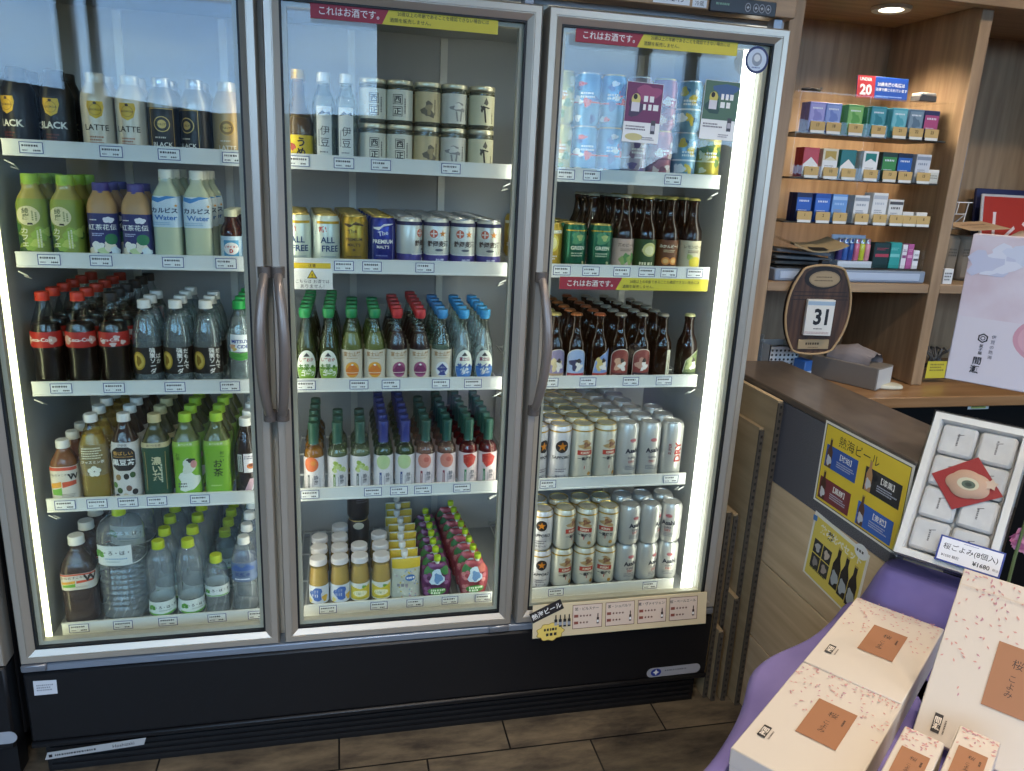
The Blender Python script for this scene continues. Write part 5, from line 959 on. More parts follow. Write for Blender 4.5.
PK3 = [('#8d8ac9', '#a5a2d8', 'x', 'lavender'), ('#6f84c4', '#8fa0d4', 'x', 'periwinkle blue'), ('#5fa04c', '#86bc6a', 'x', 'light green'), ('#2f7f8c', '#4f9aa6', 'x', 'teal'), ('#4fa2b0', '#78bcc6', 'x', 'pale cyan'), ('#5c7488', '#7d94a4', 'x', 'slate blue'), ('#2a2c58', '#b04a7a', 'grad', 'navy and magenta')]
PK2 = [('#b8343c', '', 'chev', 'red and white'), ('#d9d0b4', '#b59a4c', 'chevup', 'white and gold'), ('#1d7070', '', 'chev', 'dark teal and white'), ('#e6e6e4', '#1f7a74', 'chevup', 'white with teal chevron'), ('#1f3a34', '#3f8a4c', 'grad', 'black and green'), ('#16243f', '#2b62b4', 'grad', 'black and blue'), ('#c9cdd4', '#8a94a4', 'text', 'silver white')]
PK1 = [('#16234f', '#2f5fb8', 'grad', 'navy blue'), ('#2450a4', '#3f70c8', 'grad', 'royal blue'), ('#6d9ad4', '#a5c4e8', 'text', 'light blue'), ('#dcdcda', '#9aa0a8', 'text', 'white with grey stripe'), ('#e0dfdb', '#b9bcc2', 'text', 'tall white'), ('#dedcd6', '#4c4a4c', 'text', 'white with dark stripe')]
for k, L in ((3, PK3), (2, PK2), (1, PK1)):
    for x, (a, b_, st, nm) in zip(SLOT[k], L):
        h = .086 if nm != 'tall white' else .096
        if nm == 'white with dark stripe': h = .078
        p = pack(a, b_, st, h)
        for q in range(2):
            o = p if q == 0 else p.copy()
            if q: COL.objects.link(o)
            o.location = (x, .4125 + q * .024, RZ[k] + .0012); tag(o, nm + ' cigarette pack on the ' + {3: 'top', 2: 'second', 1: 'third'}[k] + ' tier' + (', front one' if q == 0 else ', behind the front one'), 'cigarette pack', 'cigarette packs in the acrylic rack')
for x, z, lb in ((2.590, RZ[2], 'second'), (2.5245, RZ[1], 'third'), (2.575, RZ[1], 'third')):
    m = MB(); m.box(-.02, .02, 0, .02, 0, .042, M('#e2dfd6', .5), .001); flat(m, (0, -.0001, .0)).lines(0, .02, .03, .014, 2, M('#9a968c'), 3); o = m.build('spacer_block'); o.location = (x, .412, z + .001)
    tag(o, 'small white block in the ' + ('empty end slot of the second tier' if lb == 'second' else ('first' if x < 2.55 else 'last') + ' empty slot of the third tier'), 'block')
# lighters and small boxes on the lowest tier
m = MB(); m.box(0, .125, 0, .004, 0, .10, M('#b9c4d4', .4)); m.box(0, .125, -.05, 0, 0, .02, M('#c9d0d8', .4)); flat(m, (.062, -.0002, .085)).lines(0, 0, .1, .012, 1, M('#8a96a8'), 2); o = m.build('lighter_tray', None, 0); o.location = (2.306, .475, RZ[0] + .001); tag(o, 'pale blue display tray holding the lighters on the lowest tier', 'tray')
for q, (x, col, nm) in enumerate(((2.318, '#4b3f74', 'violet'), (2.338, '#3c62a8', 'blue'), (2.358, '#2f4f8c', 'dark blue'), (2.379, '#c86a84', 'pink'), (2.399, '#b9c23c', 'lime'), (2.419, '#d08a96', 'rose'))):
    t = thing('cigarette_lighter', nm + ' lighter standing in the pale blue tray', 'lighter', (x, .445, RZ[0] + .0225), 0, 'lighters on the lowest tier')
    MB().lathe([(.008, 0), (.0095, .002), (.0095, .050), (.008, .054)], M(col, .25), 16, 3).build('tank', t); MB().lathe([(.008, .0545), (.008, .066), (.006, .070)], SILV, 14, 3).build('hood', t); MB().box(-.004, .004, -.009, -.004, .058, .068, M(col, .3), .001).build('thumb_button', t)
for x, w_, d_, h, col, c2, nm in ((2.464, .062, .03, .082, '#12302f', '#a83a4c', 'black and teal carton with red stripe'), (2.512, .044, .03, .084, '#2f9a94', '#7cc4c0', 'turquoise carton'), (2.548, .018, .03, .078, '#e3dfe2', '#8a4a7a', 'slim white carton'), (2.570, .022, .03, .080, '#b45a92', '#d9a2c2', 'pink carton'), (2.594, .022, .03, .060, '#e6e6e6', '#5a5c64', 'short white carton')):
    m = MB(); m.box(-w_ / 2, w_ / 2, 0, d_, 0, h, M(col, .4), .001); c = flat(m, (0, -.0001, 0)); c.rect(0, h * .5, w_ * .8, h * .12, M(c2)); c.lines(0, h * .75, w_ * .7, h * .12, 2, M(c2), 3); o = m.build('small_carton', None, 30); o.location = (x, .425, RZ[0] + .001); tag(o, nm + ' on the lowest tier of the acrylic rack', 'carton')
o = MB().box(2.072, 2.622, .40, .60, 1.2145, 1.254, M('#8f9bab', .4, .2), .004).box(2.09, 2.60, .398, .402, 1.222, 1.246, M('#b3bfd0', .4), .002).build('flat_tray', None, 40); tag(o, 'flat blue-grey metal tray under the acrylic cigarette rack', 'tray')
for q, (z, t_, rz, col, nm) in enumerate(((1.264, .010, 1, '#57534f', 'thick dark grey folder at the bottom of the folder pile'), (1.282, .010, -1, '#6d6b69', 'mid grey folder second in the folder pile'), (1.303, .010, 1, '#7c7c7e', 'light grey folder on top of the folder pile'))):
    m = MB(); m.box(0, .20, 0, .15, 0, t_, M(col, .6), .002); m.box(.004, .196, .002, .148, t_ * .25, t_ * .75, M('#b9b6ae', .8)); o = m.build('paper_folder'); o.location = (2.086, .43, z); o.rotation_euler = (0, radians(.6 + 1.45 * q), radians(rz)); tag(o, nm, 'folder', 'folders in the acrylic rack')
m = MB(); n = 10
for (i) in range(n): pass
vs = []; fs = []
for j in range(5):
    for i in range(9): x = .20 * i / 8; vs.append((x, .11 * j / 4, .012 + .022 * (2 * i / 8 - 1) ** 2 + .006 * j / 4))
for j in range(4):
    for i in range(8): a = j * 9 + i; fs.append((a, a + 1, a + 10, a + 9))
m.add(vs + [(x, y, z - .004) for x, y, z in vs], fs + [tuple(45 + k for k in f[::-1]) for f in fs] + [(i + 46, i + 45 + 0, i, i + 1)[::-1] for i in range(8)], M('#a48f6a', .7))
m.add([(.07, -.0005, .0165), (.13, -.0005, .0175), (.13, .03, .0195), (.07, .03, .0185)], [(0, 1, 2, 3)], M('#2b2723'))
o = m.build('kraft_envelope'); o.location = (2.10, .362, 1.300); o.rotation_euler = (radians(6), 0, radians(4)); tag(o, 'curved kraft envelope with black print hanging out over the tray', 'envelope')
m = MB(); m.box(0, .185, 0, .004, 0, .068, M('#1f4fa8', .4), .001); c = flat(m, (0, -.0002, .034)); c.rect(.032, 0, .064, .068, M('#c43238')); c.text('UNDER', .03, .024, .013, WHITE, .03); c.text('20', .032, -.006, .042, WHITE, .04); c.rect(.046, -.004, .009, .052, M('#c43238'), .6); c.text('20歳未満の喫煙は', .122, .012, .0125, WHITE, .02); c.text('法律で禁じられています', .124, -.004, .0105, WHITE, .02); c.lines(.12, -.024, .1, .006, 1, M('#a9bce0'), 3)
m.box(.05, .13, .004, .05, 0, .003, ACR); o = m.build('age_limit_sign'); o.location = (2.331, .50, 1.7792); o.rotation_euler = (radians(-6), 0, radians(0)); tag(o, 'red and blue under 20 no smoking sign standing on the rack', 'sign')
m = MB(); m.tube([(0, 0, .004), (.03, -.01, .006), (.06, 0, .004), (.075, .012, .012)], .004, M('#211f1e', .4), 8); m.box(.01, .055, -.006, .012, .001, .009, M('#2c2a29', .4), .002); o = m.build('black_clip'); o.location = (2.10, .44, 1.7795); tag(o, 'small black clip lying on the cigarette rack top', 'clip')
m = MB(); m.box(0, .062, 0, .045, 0, .018, M('#4d4a47', .5), .002); m.box(.004, .058, -.001, .046, .018, .026, M('#c9c2b4', .5), .002); o = m.build('small_box'); o.location = (2.53, .46, 1.7795); tag(o, 'small dark box with pale lid on the cigarette rack top', 'box')
# barrel-shaped day calendar
bar = thing('barrel_calendar', 'barrel-shaped wooden day calendar showing 31 hung before the cabinet board', 'calendar', (2.222, .372, 1.128))
out_ = []
_bw = lambda z: .113 - .042 * (abs(z) / .128) ** 2.2
out_ = [(_bw(z), z) for z in [-.122 + .244 * i / 12 for i in range(13)]] + [(_bw(.122) * cos(t), .122 + .020 * sin(t)) for t in [pi * i / 12 for i in range(1, 12)]]
out_ += [(-_bw(z), z) for z in [.122 - .244 * i / 12 for i in range(13)]] + [(-_bw(.122) * cos(t), -.122 - .020 * sin(t)) for t in [pi * i / 12 for i in range(1, 12)]]
DW = textured('stained_barrel', '#2b1c14', '#5a3d2b', (14, 3, 1.5), 4, 5, .5); m = MB(); m.prism(out_, -.004, .012, DW, M('#1f1510')); m.build('board', bar)
MB().tube([(x * 1.0, -.005, z) for x, z in out_] + [(out_[0][0], -.005, out_[0][1])], .0038, M('#b0926a', .7), 8).build('rim', bar)
m = MB(); c = flat(m, (.0, -.0045, .100)); c.ell(0, .002, .066, .036, M('#1d130e')); c.ell(.006, -.001, .055, .026, M('#8f7a5c')); c.ell(.006, -.001, .050, .022, M('#a08a68')); c.lines(.006, .005, .06, .006, 1, M('#4a3a28'), 3); c.lines(.006, -.006, .07, .006, 1, M('#4a3a28'), 4); m.build('barrel_end', bar)
m = MB(); c = flat(m, (0, -.0045, 0))
for z, w_ in ((.058, .186), (.046, .196), (.034, .203)): c.rect(0, z, w_, .0025, M('#211610'))
m.build('hoop', bar)
m = MB(); m.box(-.045, .045, -.022, -.004, -.078, .036, M('#e0dcd2', .6), .001); c = flat(m, (0, -.0222, -.02)); c.rect(0, .045, .088, .012, M('#9fb4c4')); c.text('31', .004, .004, .068, INK, .035, sx=.85); c.lines(0, -.036, .03, .006, 1, INK, 3); c.lines(0, -.049, .085, .008, 2, M('#b08a84'), 4)
o = m.build('date_pad', bar); o.rotation_euler = (0, 0, radians(-8)); tag(o, 'white tear-off pad with black 31', None)
m = MB(); m.box(-.055, .055, -.008, -.003, -.125, -.094, M('#a58f6c', .5), .001); flat(m, (0, -.0083, -.11)).lines(0, .003, .06, .009, 1, M('#4a3a26'), 6, .8).lines(0, -.009, .04, .004, 1, M('#5c4a34'), 3); m.build('name_plate', bar)
MB().box(-.014, .014, -.006, .014, .138, .158, M('#1a1817', .4), .002).build('hanger', bar)
# odds and ends on the worktop
m = MB(); m.frame(2.125, 2.236, .871, .995, [(0, .452), (.004, .452)], M('#dcdcd8', .5)); PW = M('#d9d9d6', .5); m.box(2.125, 2.236, .452, .454, .871, .995, PW); m.box(2.125, 2.127, .452, .55, .871, .995, PW); m.box(2.234, 2.236, .452, .55, .871, .995, PW); m.box(2.125, 2.236, .548, .55, .871, .995, PW); m.box(2.125, 2.236, .452, .55, .871, .873, PW)
c = flat(m, (2.18, .4518, .933))
for i in range(7):
    for j in range(7): c.ell(-.045 + i * .015, -.045 + j * .015, .0042, .0042, M('#2a2624'), 10)
tag(m.build('white_basket', None, 0), 'white plastic basket with round holes on the amber worktop', 'basket')
m = MB(); m.box(0, .034, 0, .05, 0, .085, M('#3a6fb4', .4), .003); flat(m, (.017, -.0002, .03)).rect(0, 0, .03, .04, M('#c3d2e2')).lines(0, .0, .024, .02, 3, M('#6a7c98'), 3); o = m.build('blue_carton'); o.location = (2.225, .395, .871); o.rotation_euler = (0, 0, radians(14)); tag(o, 'small blue and white carton beside the white holed basket', 'carton')
SL = clear('#dfe6ea', 1.5, .25)
for q in range(3): o = MB().box(0, .003, 0, .05, 0, .20 - q * .02, SL, .001).build('plastic_sleeve'); o.location = (2.066 + q * .014, .45, .871); tag(o, ('tallest', 'middle', 'shortest')[q] + ' clear plastic sleeve standing against the cabinet side panel', 'sleeve', 'plastic sleeves by the side panel')
t = thing('tissue_box', 'grey tissue box with a sheet pulled out on the amber worktop', 'tissue box', (2.44, .45, .871), radians(-62))
m = MB(); m.box(-.115, .115, -.055, .055, 0, .075, M('#7d756c', .6), .002); m.box(.1145, .1155, -.05, .05, .005, .07, M('#c9c8c4', .6)); m.build('carton', t, 0)
m = MB(); vs = []; fs = []; rn = random.Random(4)
for j in range(7):
    for i in range(15): a = pi * i / 14; vs.append((-.07 + .15 * j / 6, .045 * cos(a) * (1 - .1 * sin(j * 1.7)), .073 + .055 * sin(a) ** .7 * (1 - .35 * abs(j - 3) / 3) + .004 * sin(i * 1.9 + j)))
for j in range(6):
    for i in range(14): a = j * 15 + i; fs.append((a, a + 15, a + 16, a + 1))
m.add(vs, fs, M('#8d8585', .9)); m.build('tissue', t, 60)
m = MB(); m.lathe([(.040, 0), (.046, .004), (.046, .010), (.042, .014), (0, .015)], M('#cfcbb4', .5), 24, 4, .62); o = m.build('soap_dish'); o.location = (2.52, .36, .871); o.rotation_euler = (0, 0, radians(-10)); tag(o, 'flat cream dish in front of the grey tissue box', 'dish')
# other bay
t = thing('acrylic_display_box', 'clear acrylic box of brown packets on the cabinet board beside the divider', 'box', (2.86, .55, 1.2145))
m = MB()
for a in ((-.12, .12, -.09, -.087), (-.12, .12, .087, .09), (-.12, -.117, -.087, .087), (.117, .12, -.087, .087)): m.box(*a, 0, .17, ACR)
m.build('case', t, 0)
for q, (x, r_) in enumerate(((-.07, .10), (.0, -.08), (.068, .05))):
    m = MB(); m.box(-.029, .029, -.06, .06, 0, .15, M('#8a7a6a', .8), .012); flat(m, (0, -.0603, .075)).lines(0, .02, .04, .03, 3, M('#5a4c40'), q); o = m.build('brown_packet'); o.location = (2.86 + x, .55, 1.216); o.rotation_euler = (0, r_ * .3, r_ * .4); tag(o, ('brown paper packet by the divider end of the acrylic box', 'brown paper packet in the middle of the acrylic box', 'brown paper packet at the far end of the acrylic box')[q], 'packet', 'packets in the acrylic box')
m = MB(); m.box(0, .19, 0, .12, 0, .0015, M('#c9a882', .7)); flat(m, (.095, .06, .0016), (1, 0, 0), (0, 1, 0)).lines(0, .012, .11, .020, 1, M('#7a5238'), 7, .8).lines(0, -.024, .09, .014, 2, M('#8a6448'), 3); o = m.build('kraft_card'); o.location = (2.79, .43, 1.388); o.rotation_euler = (radians(8), radians(-3), radians(8)); tag(o, 'kraft card with brown lettering lying on the acrylic box', 'card')
m = MB(); vs = []; fs = []
for j in range(9):
    for i in range(20):
        a = 2 * pi * i / 20; s_ = sin(pi * (j + .5) / 9) ** .6; vs.append((.13 * (j / 4 - 1), .07 * cos(a) * s_ * (1 + .12 * sin(3 * a + j)), .06 + .06 * sin(a) * s_ * (1 + .1 * sin(4 * a + j * 2))))
for j in range(8):
    for i in range(20): a = j * 20 + i; b = j * 20 + (i + 1) % 20; fs.append((a, b, b + 20, a + 20))
fs += [tuple(reversed(range(20))), tuple(range(160, 180))]; m.add(vs, fs, M('#c4ab94', .9)); o = m.build('cloth_bag', None, 70); o.location = (3.125, .47, 1.286); o.rotation_euler = (0, radians(-4), radians(-6)); tag(o, 'crumpled beige cloth bag in front of the red register sign', 'bag')
o = MB().box(-.09, .09, -.05, .05, 0, .058, M('#6f6459', .7), .004).build('brown_carton'); o.location = (3.08, .47, 1.2145); tag(o, 'low brown carton under the crumpled beige cloth bag', 'carton')
WW = M('#d9d6d0', .4); m = MB()
for (a, b_) in (((0, 0, 0), (.012, 0, .092)), ((.075, 0, 0), (.085, 0, .092)), ((.0, 0, .09), (.10, 0, .092)), ((.008, 0, .05), (.082, 0, .052)), ((.042, 0, .052), (.046, 0, .091)), ((-.02, .04, 0), (.0, 0, .09)), ((.055, .04, 0), (.078, 0, .05)), ((-.02, .04, .001), (.0, 0, .001)), ((.055, .04, .001), (.075, 0, .001))): m.tube([a, b_], .0022, WW, 6)
o = m.build('wire_stand', None, 60); o.location = (2.795, .56, 1.386); tag(o, 'small white wire stand on the acrylic box', 'stand')
t = thing('register_sign', 'red register sign with white katakana leaning in the cabinet bay', 'sign', (3.22, .62, 1.2145)); t.rotation_euler = (radians(-9), 0, 0)
m = MB(); m.box(-.19, .19, 0, .008, 0, .30, M('#c9c6c2', .4), .002); m.build('frame', t, 40); m = MB(); c = flat(m, (0, -.0004, .15)); c.rect(0, 0, .362, .282, M('#b8311f', .4)); c.text('レジ', -.01, .03, .15, M('#efd9d2'), .0); c.lines(0, -.09, .2, .03, 1, M('#efd9d2'), 3); m.build('face', t, 0)
m = MB(); m.box(-.16, .2, 0, .012, 0, .318, M('#252c55', .5), .002); o = m.build('navy_board'); o.location = (3.22, .690, 1.2145); o.rotation_euler = (radians(-7), 0, 0); tag(o, 'dark navy board standing behind the red register sign', 'board')
t = thing('clear_container', 'clear container with yellow label holding dark cables on the amber worktop', 'container', (2.775, .47, .871))
m = MB()
for a in ((-.075, .075, -.05, -.048), (-.075, .075, .048, .05), (-.075, -.073, -.048, .048), (.073, .075, -.048, .048)): m.box(*a, 0, .11, ACR)
m.build('case', t, 0); m = MB(); c = flat(m, (-.018, -.0505, .045)); c.rect(0, 0, .085, .06, M('#cfc23c')); c.lines(0, .008, .06, .03, 3, M('#7a7030'), 3); m.build('yellow_label', t, 0)
m = MB(); rn = random.Random(2)
for q in range(5): m.tube([(-.06 + .12 * i / 10, .03 * sin(i * 1.3 + q * 2), .03 + .045 * (sin(i * .9 + q) + 1) * .9) for i in range(11)], .004, M('#4a4848', .5), 6)
o = m.build('dark_cable', None, 60); o.location = (2.775, .47, .874); tag(o, 'coiled dark cables inside the clear yellow-labelled container', 'cable')
o = MB().box(2.6745, 2.677, .388, .47, 1.39, 1.66, clear('#cfd9e4', 1.5, .3)).build('plastic_file', None, 0); tag(o, 'pale blue plastic file fixed to the cabinet divider', 'file')
m = MB(); m.box(0, .036, 0, .02, 0, .05, M('#dfdfdc', .5), .001); flat(m, (.018, -.0002, .025)).lines(0, 0, .03, .03, 3, M('#5a5a5c'), 3); o = m.build('price_card'); o.location = (2.692, .40, 1.2145); tag(o, 'small white price card at the foot of the cabinet divider', 'card')
# ------------------------------------------------------------------ draped gift table
TU = Vector((.6, -.8, 0)); TW = Vector((.8, .6, 0)); TO = Vector((1.756, -.568, 0)); TR = atan2(-.8, .6)
def tp(a, b, z): return TO + TU * a + TW * b + Vector((0, 0, z))
CL = textured('purple_cloth', '#6a5e96', '#7d70a8', (1, 1, 1), 8, 3, .75)
def rrect(a0, a1, b0, b1, r, n=10):
    P = []
    for cx, cy, s0 in ((a1 - r, b1 - r, 0), (a0 + r, b1 - r, pi / 2), (a0 + r, b0 + r, pi), (a1 - r, b0 + r, 1.5 * pi)):
        for i in range(n + 1): t = s0 + pi / 2 * i / n; P.append((cx + r * cos(t), cy + r * sin(t), cos(t), sin(t)))
    Q = []
    for i in range(len(P)):
        p, q = P[i], P[(i + 1) % len(P)]; d = sqrt((p[0] - q[0]) ** 2 + (p[1] - q[1]) ** 2); k = max(1, int(d / .025))
        for j in range(k): t = j / k; Q.append(tuple(p[x] + (q[x] - p[x]) * t for x in range(4)))
    return Q
def drape(name, out2, levels, fold, top_z, inset):
    m = MB(); vs = []; fs = []; n = len(out2); s_ = 0; S = [0]
    for i in range(1, n): S.append(S[-1] + sqrt((out2[i][0] - out2[i - 1][0]) ** 2 + (out2[i][1] - out2[i - 1][1]) ** 2))
    rings = [(-inset, top_z + .001, 0), (-.012, top_z, 0), (-.003, top_z - .003, 0), (.004, top_z - .014, .1)] + levels
    ca = sum(p[0] for p in out2) / n; cb_ = sum(p[1] for p in out2) / n
    for d, z, f in rings:
        for i, (a, b, na, nb) in enumerate(out2):
            sc = 1 if nb < .3 else .25; w_ = fold * f * (sin(S[i] * 34) * .6 + sin(S[i] * 19 + 1.3) * .5); vs.append(tp(a + na * (d + w_), b + nb * ((d if d < .005 else d * sc) + w_ * sc), z))
    for j in range(len(rings) - 1):
        for i in range(n): a = j * n + i; b = j * n + (i + 1) % n; fs.append((a, a + n, b + n, b))
    m.add(vs, fs, CL); m.add([tp(ca, cb_, top_z + .001)] + vs[:n], [(0, 1 + i, 1 + (i + 1) % n) for i in range(n)], CL)
    return m.build(name, None, 60)
TZ = .632
tab = thing('gift_table', 'low display table hidden under the purple cloth', 'table', tp(.33, -.33, 0), TR)
m = MB(); m.box(-.31, .37, -.42, .44, TZ - .03, TZ - .006, WOODH, .003); m.build('tabletop', tab)
for x in (-.27, .31):
    for y in (-.38, .38): MB().box(x - .02, x + .02, y - .02, y + .02, 0, TZ - .03, M('#4a4038', .5), .002).build('leg', tab)
def lobe(P):
    Q = []
    for a, b, na, nb in P:
        k = max(0, -na) * math.exp(-((b + .25) / .13) ** 2); Q.append((a - .048 * k, b, na, nb))
    return Q
o = drape('table_cloth', lobe(rrect(-.040, .72, -.80, .13, .03)), [(.009, TZ - .06, .5), (.012, TZ - .16, 1), (.013, TZ - .32, 1.3), (.013, .16, 1.5), (.013, .004, 1.6)], .013, TZ, .08); tag(o, 'purple cloth draped over the low gift table', 'tablecloth')
o = drape('draped_riser', rrect(.022, .62, .052, .14, .03), [(.012, .72, .4), (.022, .68, .9), (.036, TZ + .003, 1.2)], .008, .757, .03); tag(o, 'purple cloth-covered step at the back of the gift table', 'display step')
BOXW = M('#cbbdab', .6); LBL = M('#9b6844', .6); PINK = M('#c98f84', .7); PINK2 = M('#b9838a', .7)
def gift(name, w_, l_, h, label, group, lw, ll, lu, lv, seed, petals, logo=None, seam=None, txt='こよみ', span=(.55, 1.0)):
    """gift box, front edge at y=0, long side along +y, lid art on top"""
    t = empty(name); tag(t, label, 'gift box', group); m = MB(); m.box(-w_ / 2, w_ / 2, 0, l_, 0, h * .60, BOXW, .0015); m.build('base', t, 40)
    m = MB(); m.box(-w_ / 2 - .0012, w_ / 2 + .0012, -.0012, l_ + .0012, h * .55, h, BOXW, .0015); c = flat(m, (0, 0, h), (1, 0, 0), (0, 1, 0)); rn = random.Random(seed)
    for q in range(petals):
        u = rn.uniform(-w_ * .48, w_ * .48); v = l_ * (span[1] - (span[1] - span[0]) * rn.random() ** 1.7) - .004; a = rn.uniform(0, 3)
        if abs(u - lu) < lw / 2 + .004 and abs(v - lv) < ll / 2 + .004: continue
        c.poly([(u + .0032 * cos(a), v + .0032 * sin(a)), (u - .0014 * sin(a), v + .0014 * cos(a)), (u - .0032 * cos(a), v - .0032 * sin(a)), (u + .0014 * sin(a), v - .0014 * cos(a))], PINK if q % 3 else PINK2, 1)
    if seam: c.rect(0, seam, w_, .0012, M('#c9b49c'))
    m.build('lid', t, 40)
    m = MB(); c = flat(m, (0, 0, h + .0012), (1, 0, 0), (0, 1, 0)); c.rect(lu, lv, lw, ll, LBL); D = M('#3a251a'); c.vtext('桜', lu + .001, lv + ll * .24, min(lw, ll) * .26, D); c.vtext(txt, lu - .001, lv - ll * .1, min(lw, ll) * .2, D); c.lines(lu + lw * .32, lv + ll * .2, .005, ll * .25, 1, D, 2, vert=True); m.build('label', t, 0)
    if logo:
        m = MB(); c = flat(m, (0, 0, h + .0012), (1, 0, 0), (0, 1, 0)); c.rect(*logo, .012, .030, M('#2b2320')); c.vtext('間瀬', logo[0], logo[1], .0105, M('#e2d3c0'), .02); c.lines(logo[0] + .011, logo[1], .004, .026, 1, M('#6a5a4c'), 3, vert=True); m.build('maker_mark', t, 0)
    return t
GH = .068; g = 'gift boxes on the purple table'
a_ = gift('gift_box', .158, .292, GH, 'cream petal gift box lying next to the purple step', g, .059, .104, .007, .157, 1, 130, (-.057, .067)); a_.location = tp(.082, -.290, TZ + .003); a_.rotation_euler = (0, 0, TR)
b_ = gift('gift_box', .160, .284, GH - .002, 'cream petal gift box lying in front of the first, cut by the frame', g, .060, .104, .006, .152, 2, 130, (-.058, .066)); b_.location = tp(.082, -.577, TZ + .003); b_.rotation_euler = (0, 0, TR)
TH = radians(50)
m_ = gift('gift_box', .175, .285, .05, 'cream petal gift box propped upright behind the small boxes', g, .062, .105, .018, .135, 3, 150, (-.060, .028), .257, span=(.3, 1.0)); L_h = .05
# propped: its back edge leans on a small easel
base_p = tp(.186 + .0875, -.300, TZ + .036)
mm_ = Matrix.Translation(base_p) @ Matrix.Rotation(TR, 4, 'Z') @ Matrix.Rotation(TH, 4, 'X') @ Matrix.Translation((0, 0, -.05)); m_.matrix_world = mm_
es = thing('easel', 'dark wire easel holding up the propped cream gift box', 'easel', tp(.262, -.12, TZ + .003), TR); MB().tube([(-.05, .06, .0), (-.04, .0, .13), (.04, .0, .13), (.05, .06, 0)], .003, M('#3a3634', .4), 8).build('frame', es); MB().tube([(-.05, .06, .003), (.05, .06, .003)], .003, M('#3a3634', .4), 8).build('foot_bar', es)
for k, (a, b, lb) in enumerate(((.191, -.393, 'narrow petal box next to the large boxes, cut by the frame'), (.252, -.333, 'narrow petal box standing in front of the propped box label'))):
    o = gift('slim_gift_box', .051, .20, .100, lb, 'narrow petal boxes', .037, .07, 0, .115, 7 + k, 46, span=(.55, 1.0)); o.location = tp(a + .022, b - .20, TZ + .003); o.rotation_euler = (0, 0, TR)
# sample box in a clear case, leaning back on the step
LZ = radians(61); dm = Matrix.Translation(tp(.043 + .083, .068, .795)) @ Matrix.Rotation(TR, 4, 'Z') @ Matrix.Rotation(LZ - pi / 2, 4, 'X')
# local frame: x across, z up the face, -y towards the viewer
cs = empty('sample_case'); tag(cs, 'clear case with white tray of eight wrapped sweets leaning on the purple step', 'display case'); cs.matrix_world = dm
W2, H2 = .085, .302
m = MB(); m.frame(-W2, W2, 0, H2, [(0, .03), (0, -.016), (.013, -.016), (.016, 0), (.016, .022)], M('#f0ebe6', .5)); m.box(-W2, W2, .022, .03, 0, H2, M('#d9d3cc', .6)); m.build('tray', cs, 30)
m = MB(); m.box(-W2 - .004, W2 + .004, -.022, -.020, -.004, H2 + .004, ACR); m.box(-W2 - .004, -W2 - .002, -.020, .032, -.004, H2 + .004, ACR); m.box(W2 + .002, W2 + .004, -.020, .032, -.004, H2 + .004, ACR); m.box(-W2 - .004, W2 + .004, -.020, .032, H2 + .002, H2 + .004, ACR); m.box(-W2 - .004, W2 + .004, -.020, .032, -.004, -.002, ACR); m.build('clear_cover', cs, 0); m = MB(); m.box(-W2 - .002, W2 + .002, -.026, .012, -.030, -.005, clear('#eceef2', 1.5)); m.build('clear_foot', cs, 0)
SWT = textured('wrapped_sweet', '#d2cecd', '#e0dcda', (1, 1, 1), 30, 3, .7); wl = .068
for r_ in range(4):
    for q in range(2):
        m = MB(); m.box(-.0315, .0315, 0, .026, -.0315, .0315, SWT, .005); c = flat(m, (0, -.0003, 0)); c.lines(0, .004, .006, .03, 1, M('#77706e'), r_ + q, vert=True); c.rect(.003, .012, .012, .0015, M('#77706e'), .3)
        o = m.build('wrapped_sweet', None, 40); o.matrix_world = dm @ Matrix.Translation((-.034 + q * .068, -.008, .052 + r_ * .067)); tag(o, 'grey wrapped sweet, %s row %s, in the clear sample case' % (('bottom', 'third', 'second', 'top')[r_], ('by the counter side', 'by the flower side')[q]), 'sweet', 'wrapped sweets in the sample case')
m = MB(); RD = M('#a3282a', .5); s2 = .064; m.box(-s2 / 1.41 * .0 - .0, .0001, 0, .0001, 0, .0001, RD); c = flat(m, (0, -.011, 0)); c.poly([(-s2, .004), (-.012, -s2 * .88), (s2, -.006), (.006, s2 * .92)], RD)
m.add([(-s2, -.0105, .004), (-.012, -.0105, -s2 * .88), (s2, -.0105, -.006), (.006, -.0105, s2 * .92)], [(3, 2, 1, 0)], RD); o = m.build('red_paper', None, 0); o.matrix_world = dm @ Matrix.Translation((.003, 0, .170)); tag(o, 'red paper square lying over the wrapped sweets in the case', 'paper')
t = empty('flower_sweet'); tag(t, 'pale blossom-shaped sweet with green centre on the red paper', 'sweet'); t.matrix_world = dm @ Matrix.Translation((.006, -.0112, .170))
m = MB(); vs = [(0, -.0072, 0)]; fs = []; n = 40
for rr, yy in ((.016, -.0082), (.030, -.006), (.035, -.002), (.033, -.0005)):
    for i in range(n): a = 2 * pi * i / n; k = 1 + .10 * abs(sin(2.5 * a)) - .05; vs.append((rr * k * cos(a) * 1.1, yy, rr * k * sin(a) * .8))
fs = [(0, 1 + i, 1 + (i + 1) % n) for i in range(n)] + [(1 + j * n + i, 1 + (j + 1) * n + i, 1 + (j + 1) * n + (i + 1) % n, 1 + j * n + (i + 1) % n) for j in range(3) for i in range(n)]
m.add(vs, fs, M('#cfa890', .5)); m.build('petals', t, 60); m = MB(); c = flat(m, (0, -.0083, 0)); c.ell(0, 0, .019, .0125, M('#d9d0b4')); c.ell(.001, -.001, .012, .008, M('#5c6a5c')); c.ell(.001, -.001, .006, .004, M('#38443c')); m.build('centre', t, 0)
m = MB(); c = flat(m, (.038, -.006, .010)); c.star(0, 0, .012, M('#dcc0ac'), 5, .6); m.build('small_flower', t, 0)
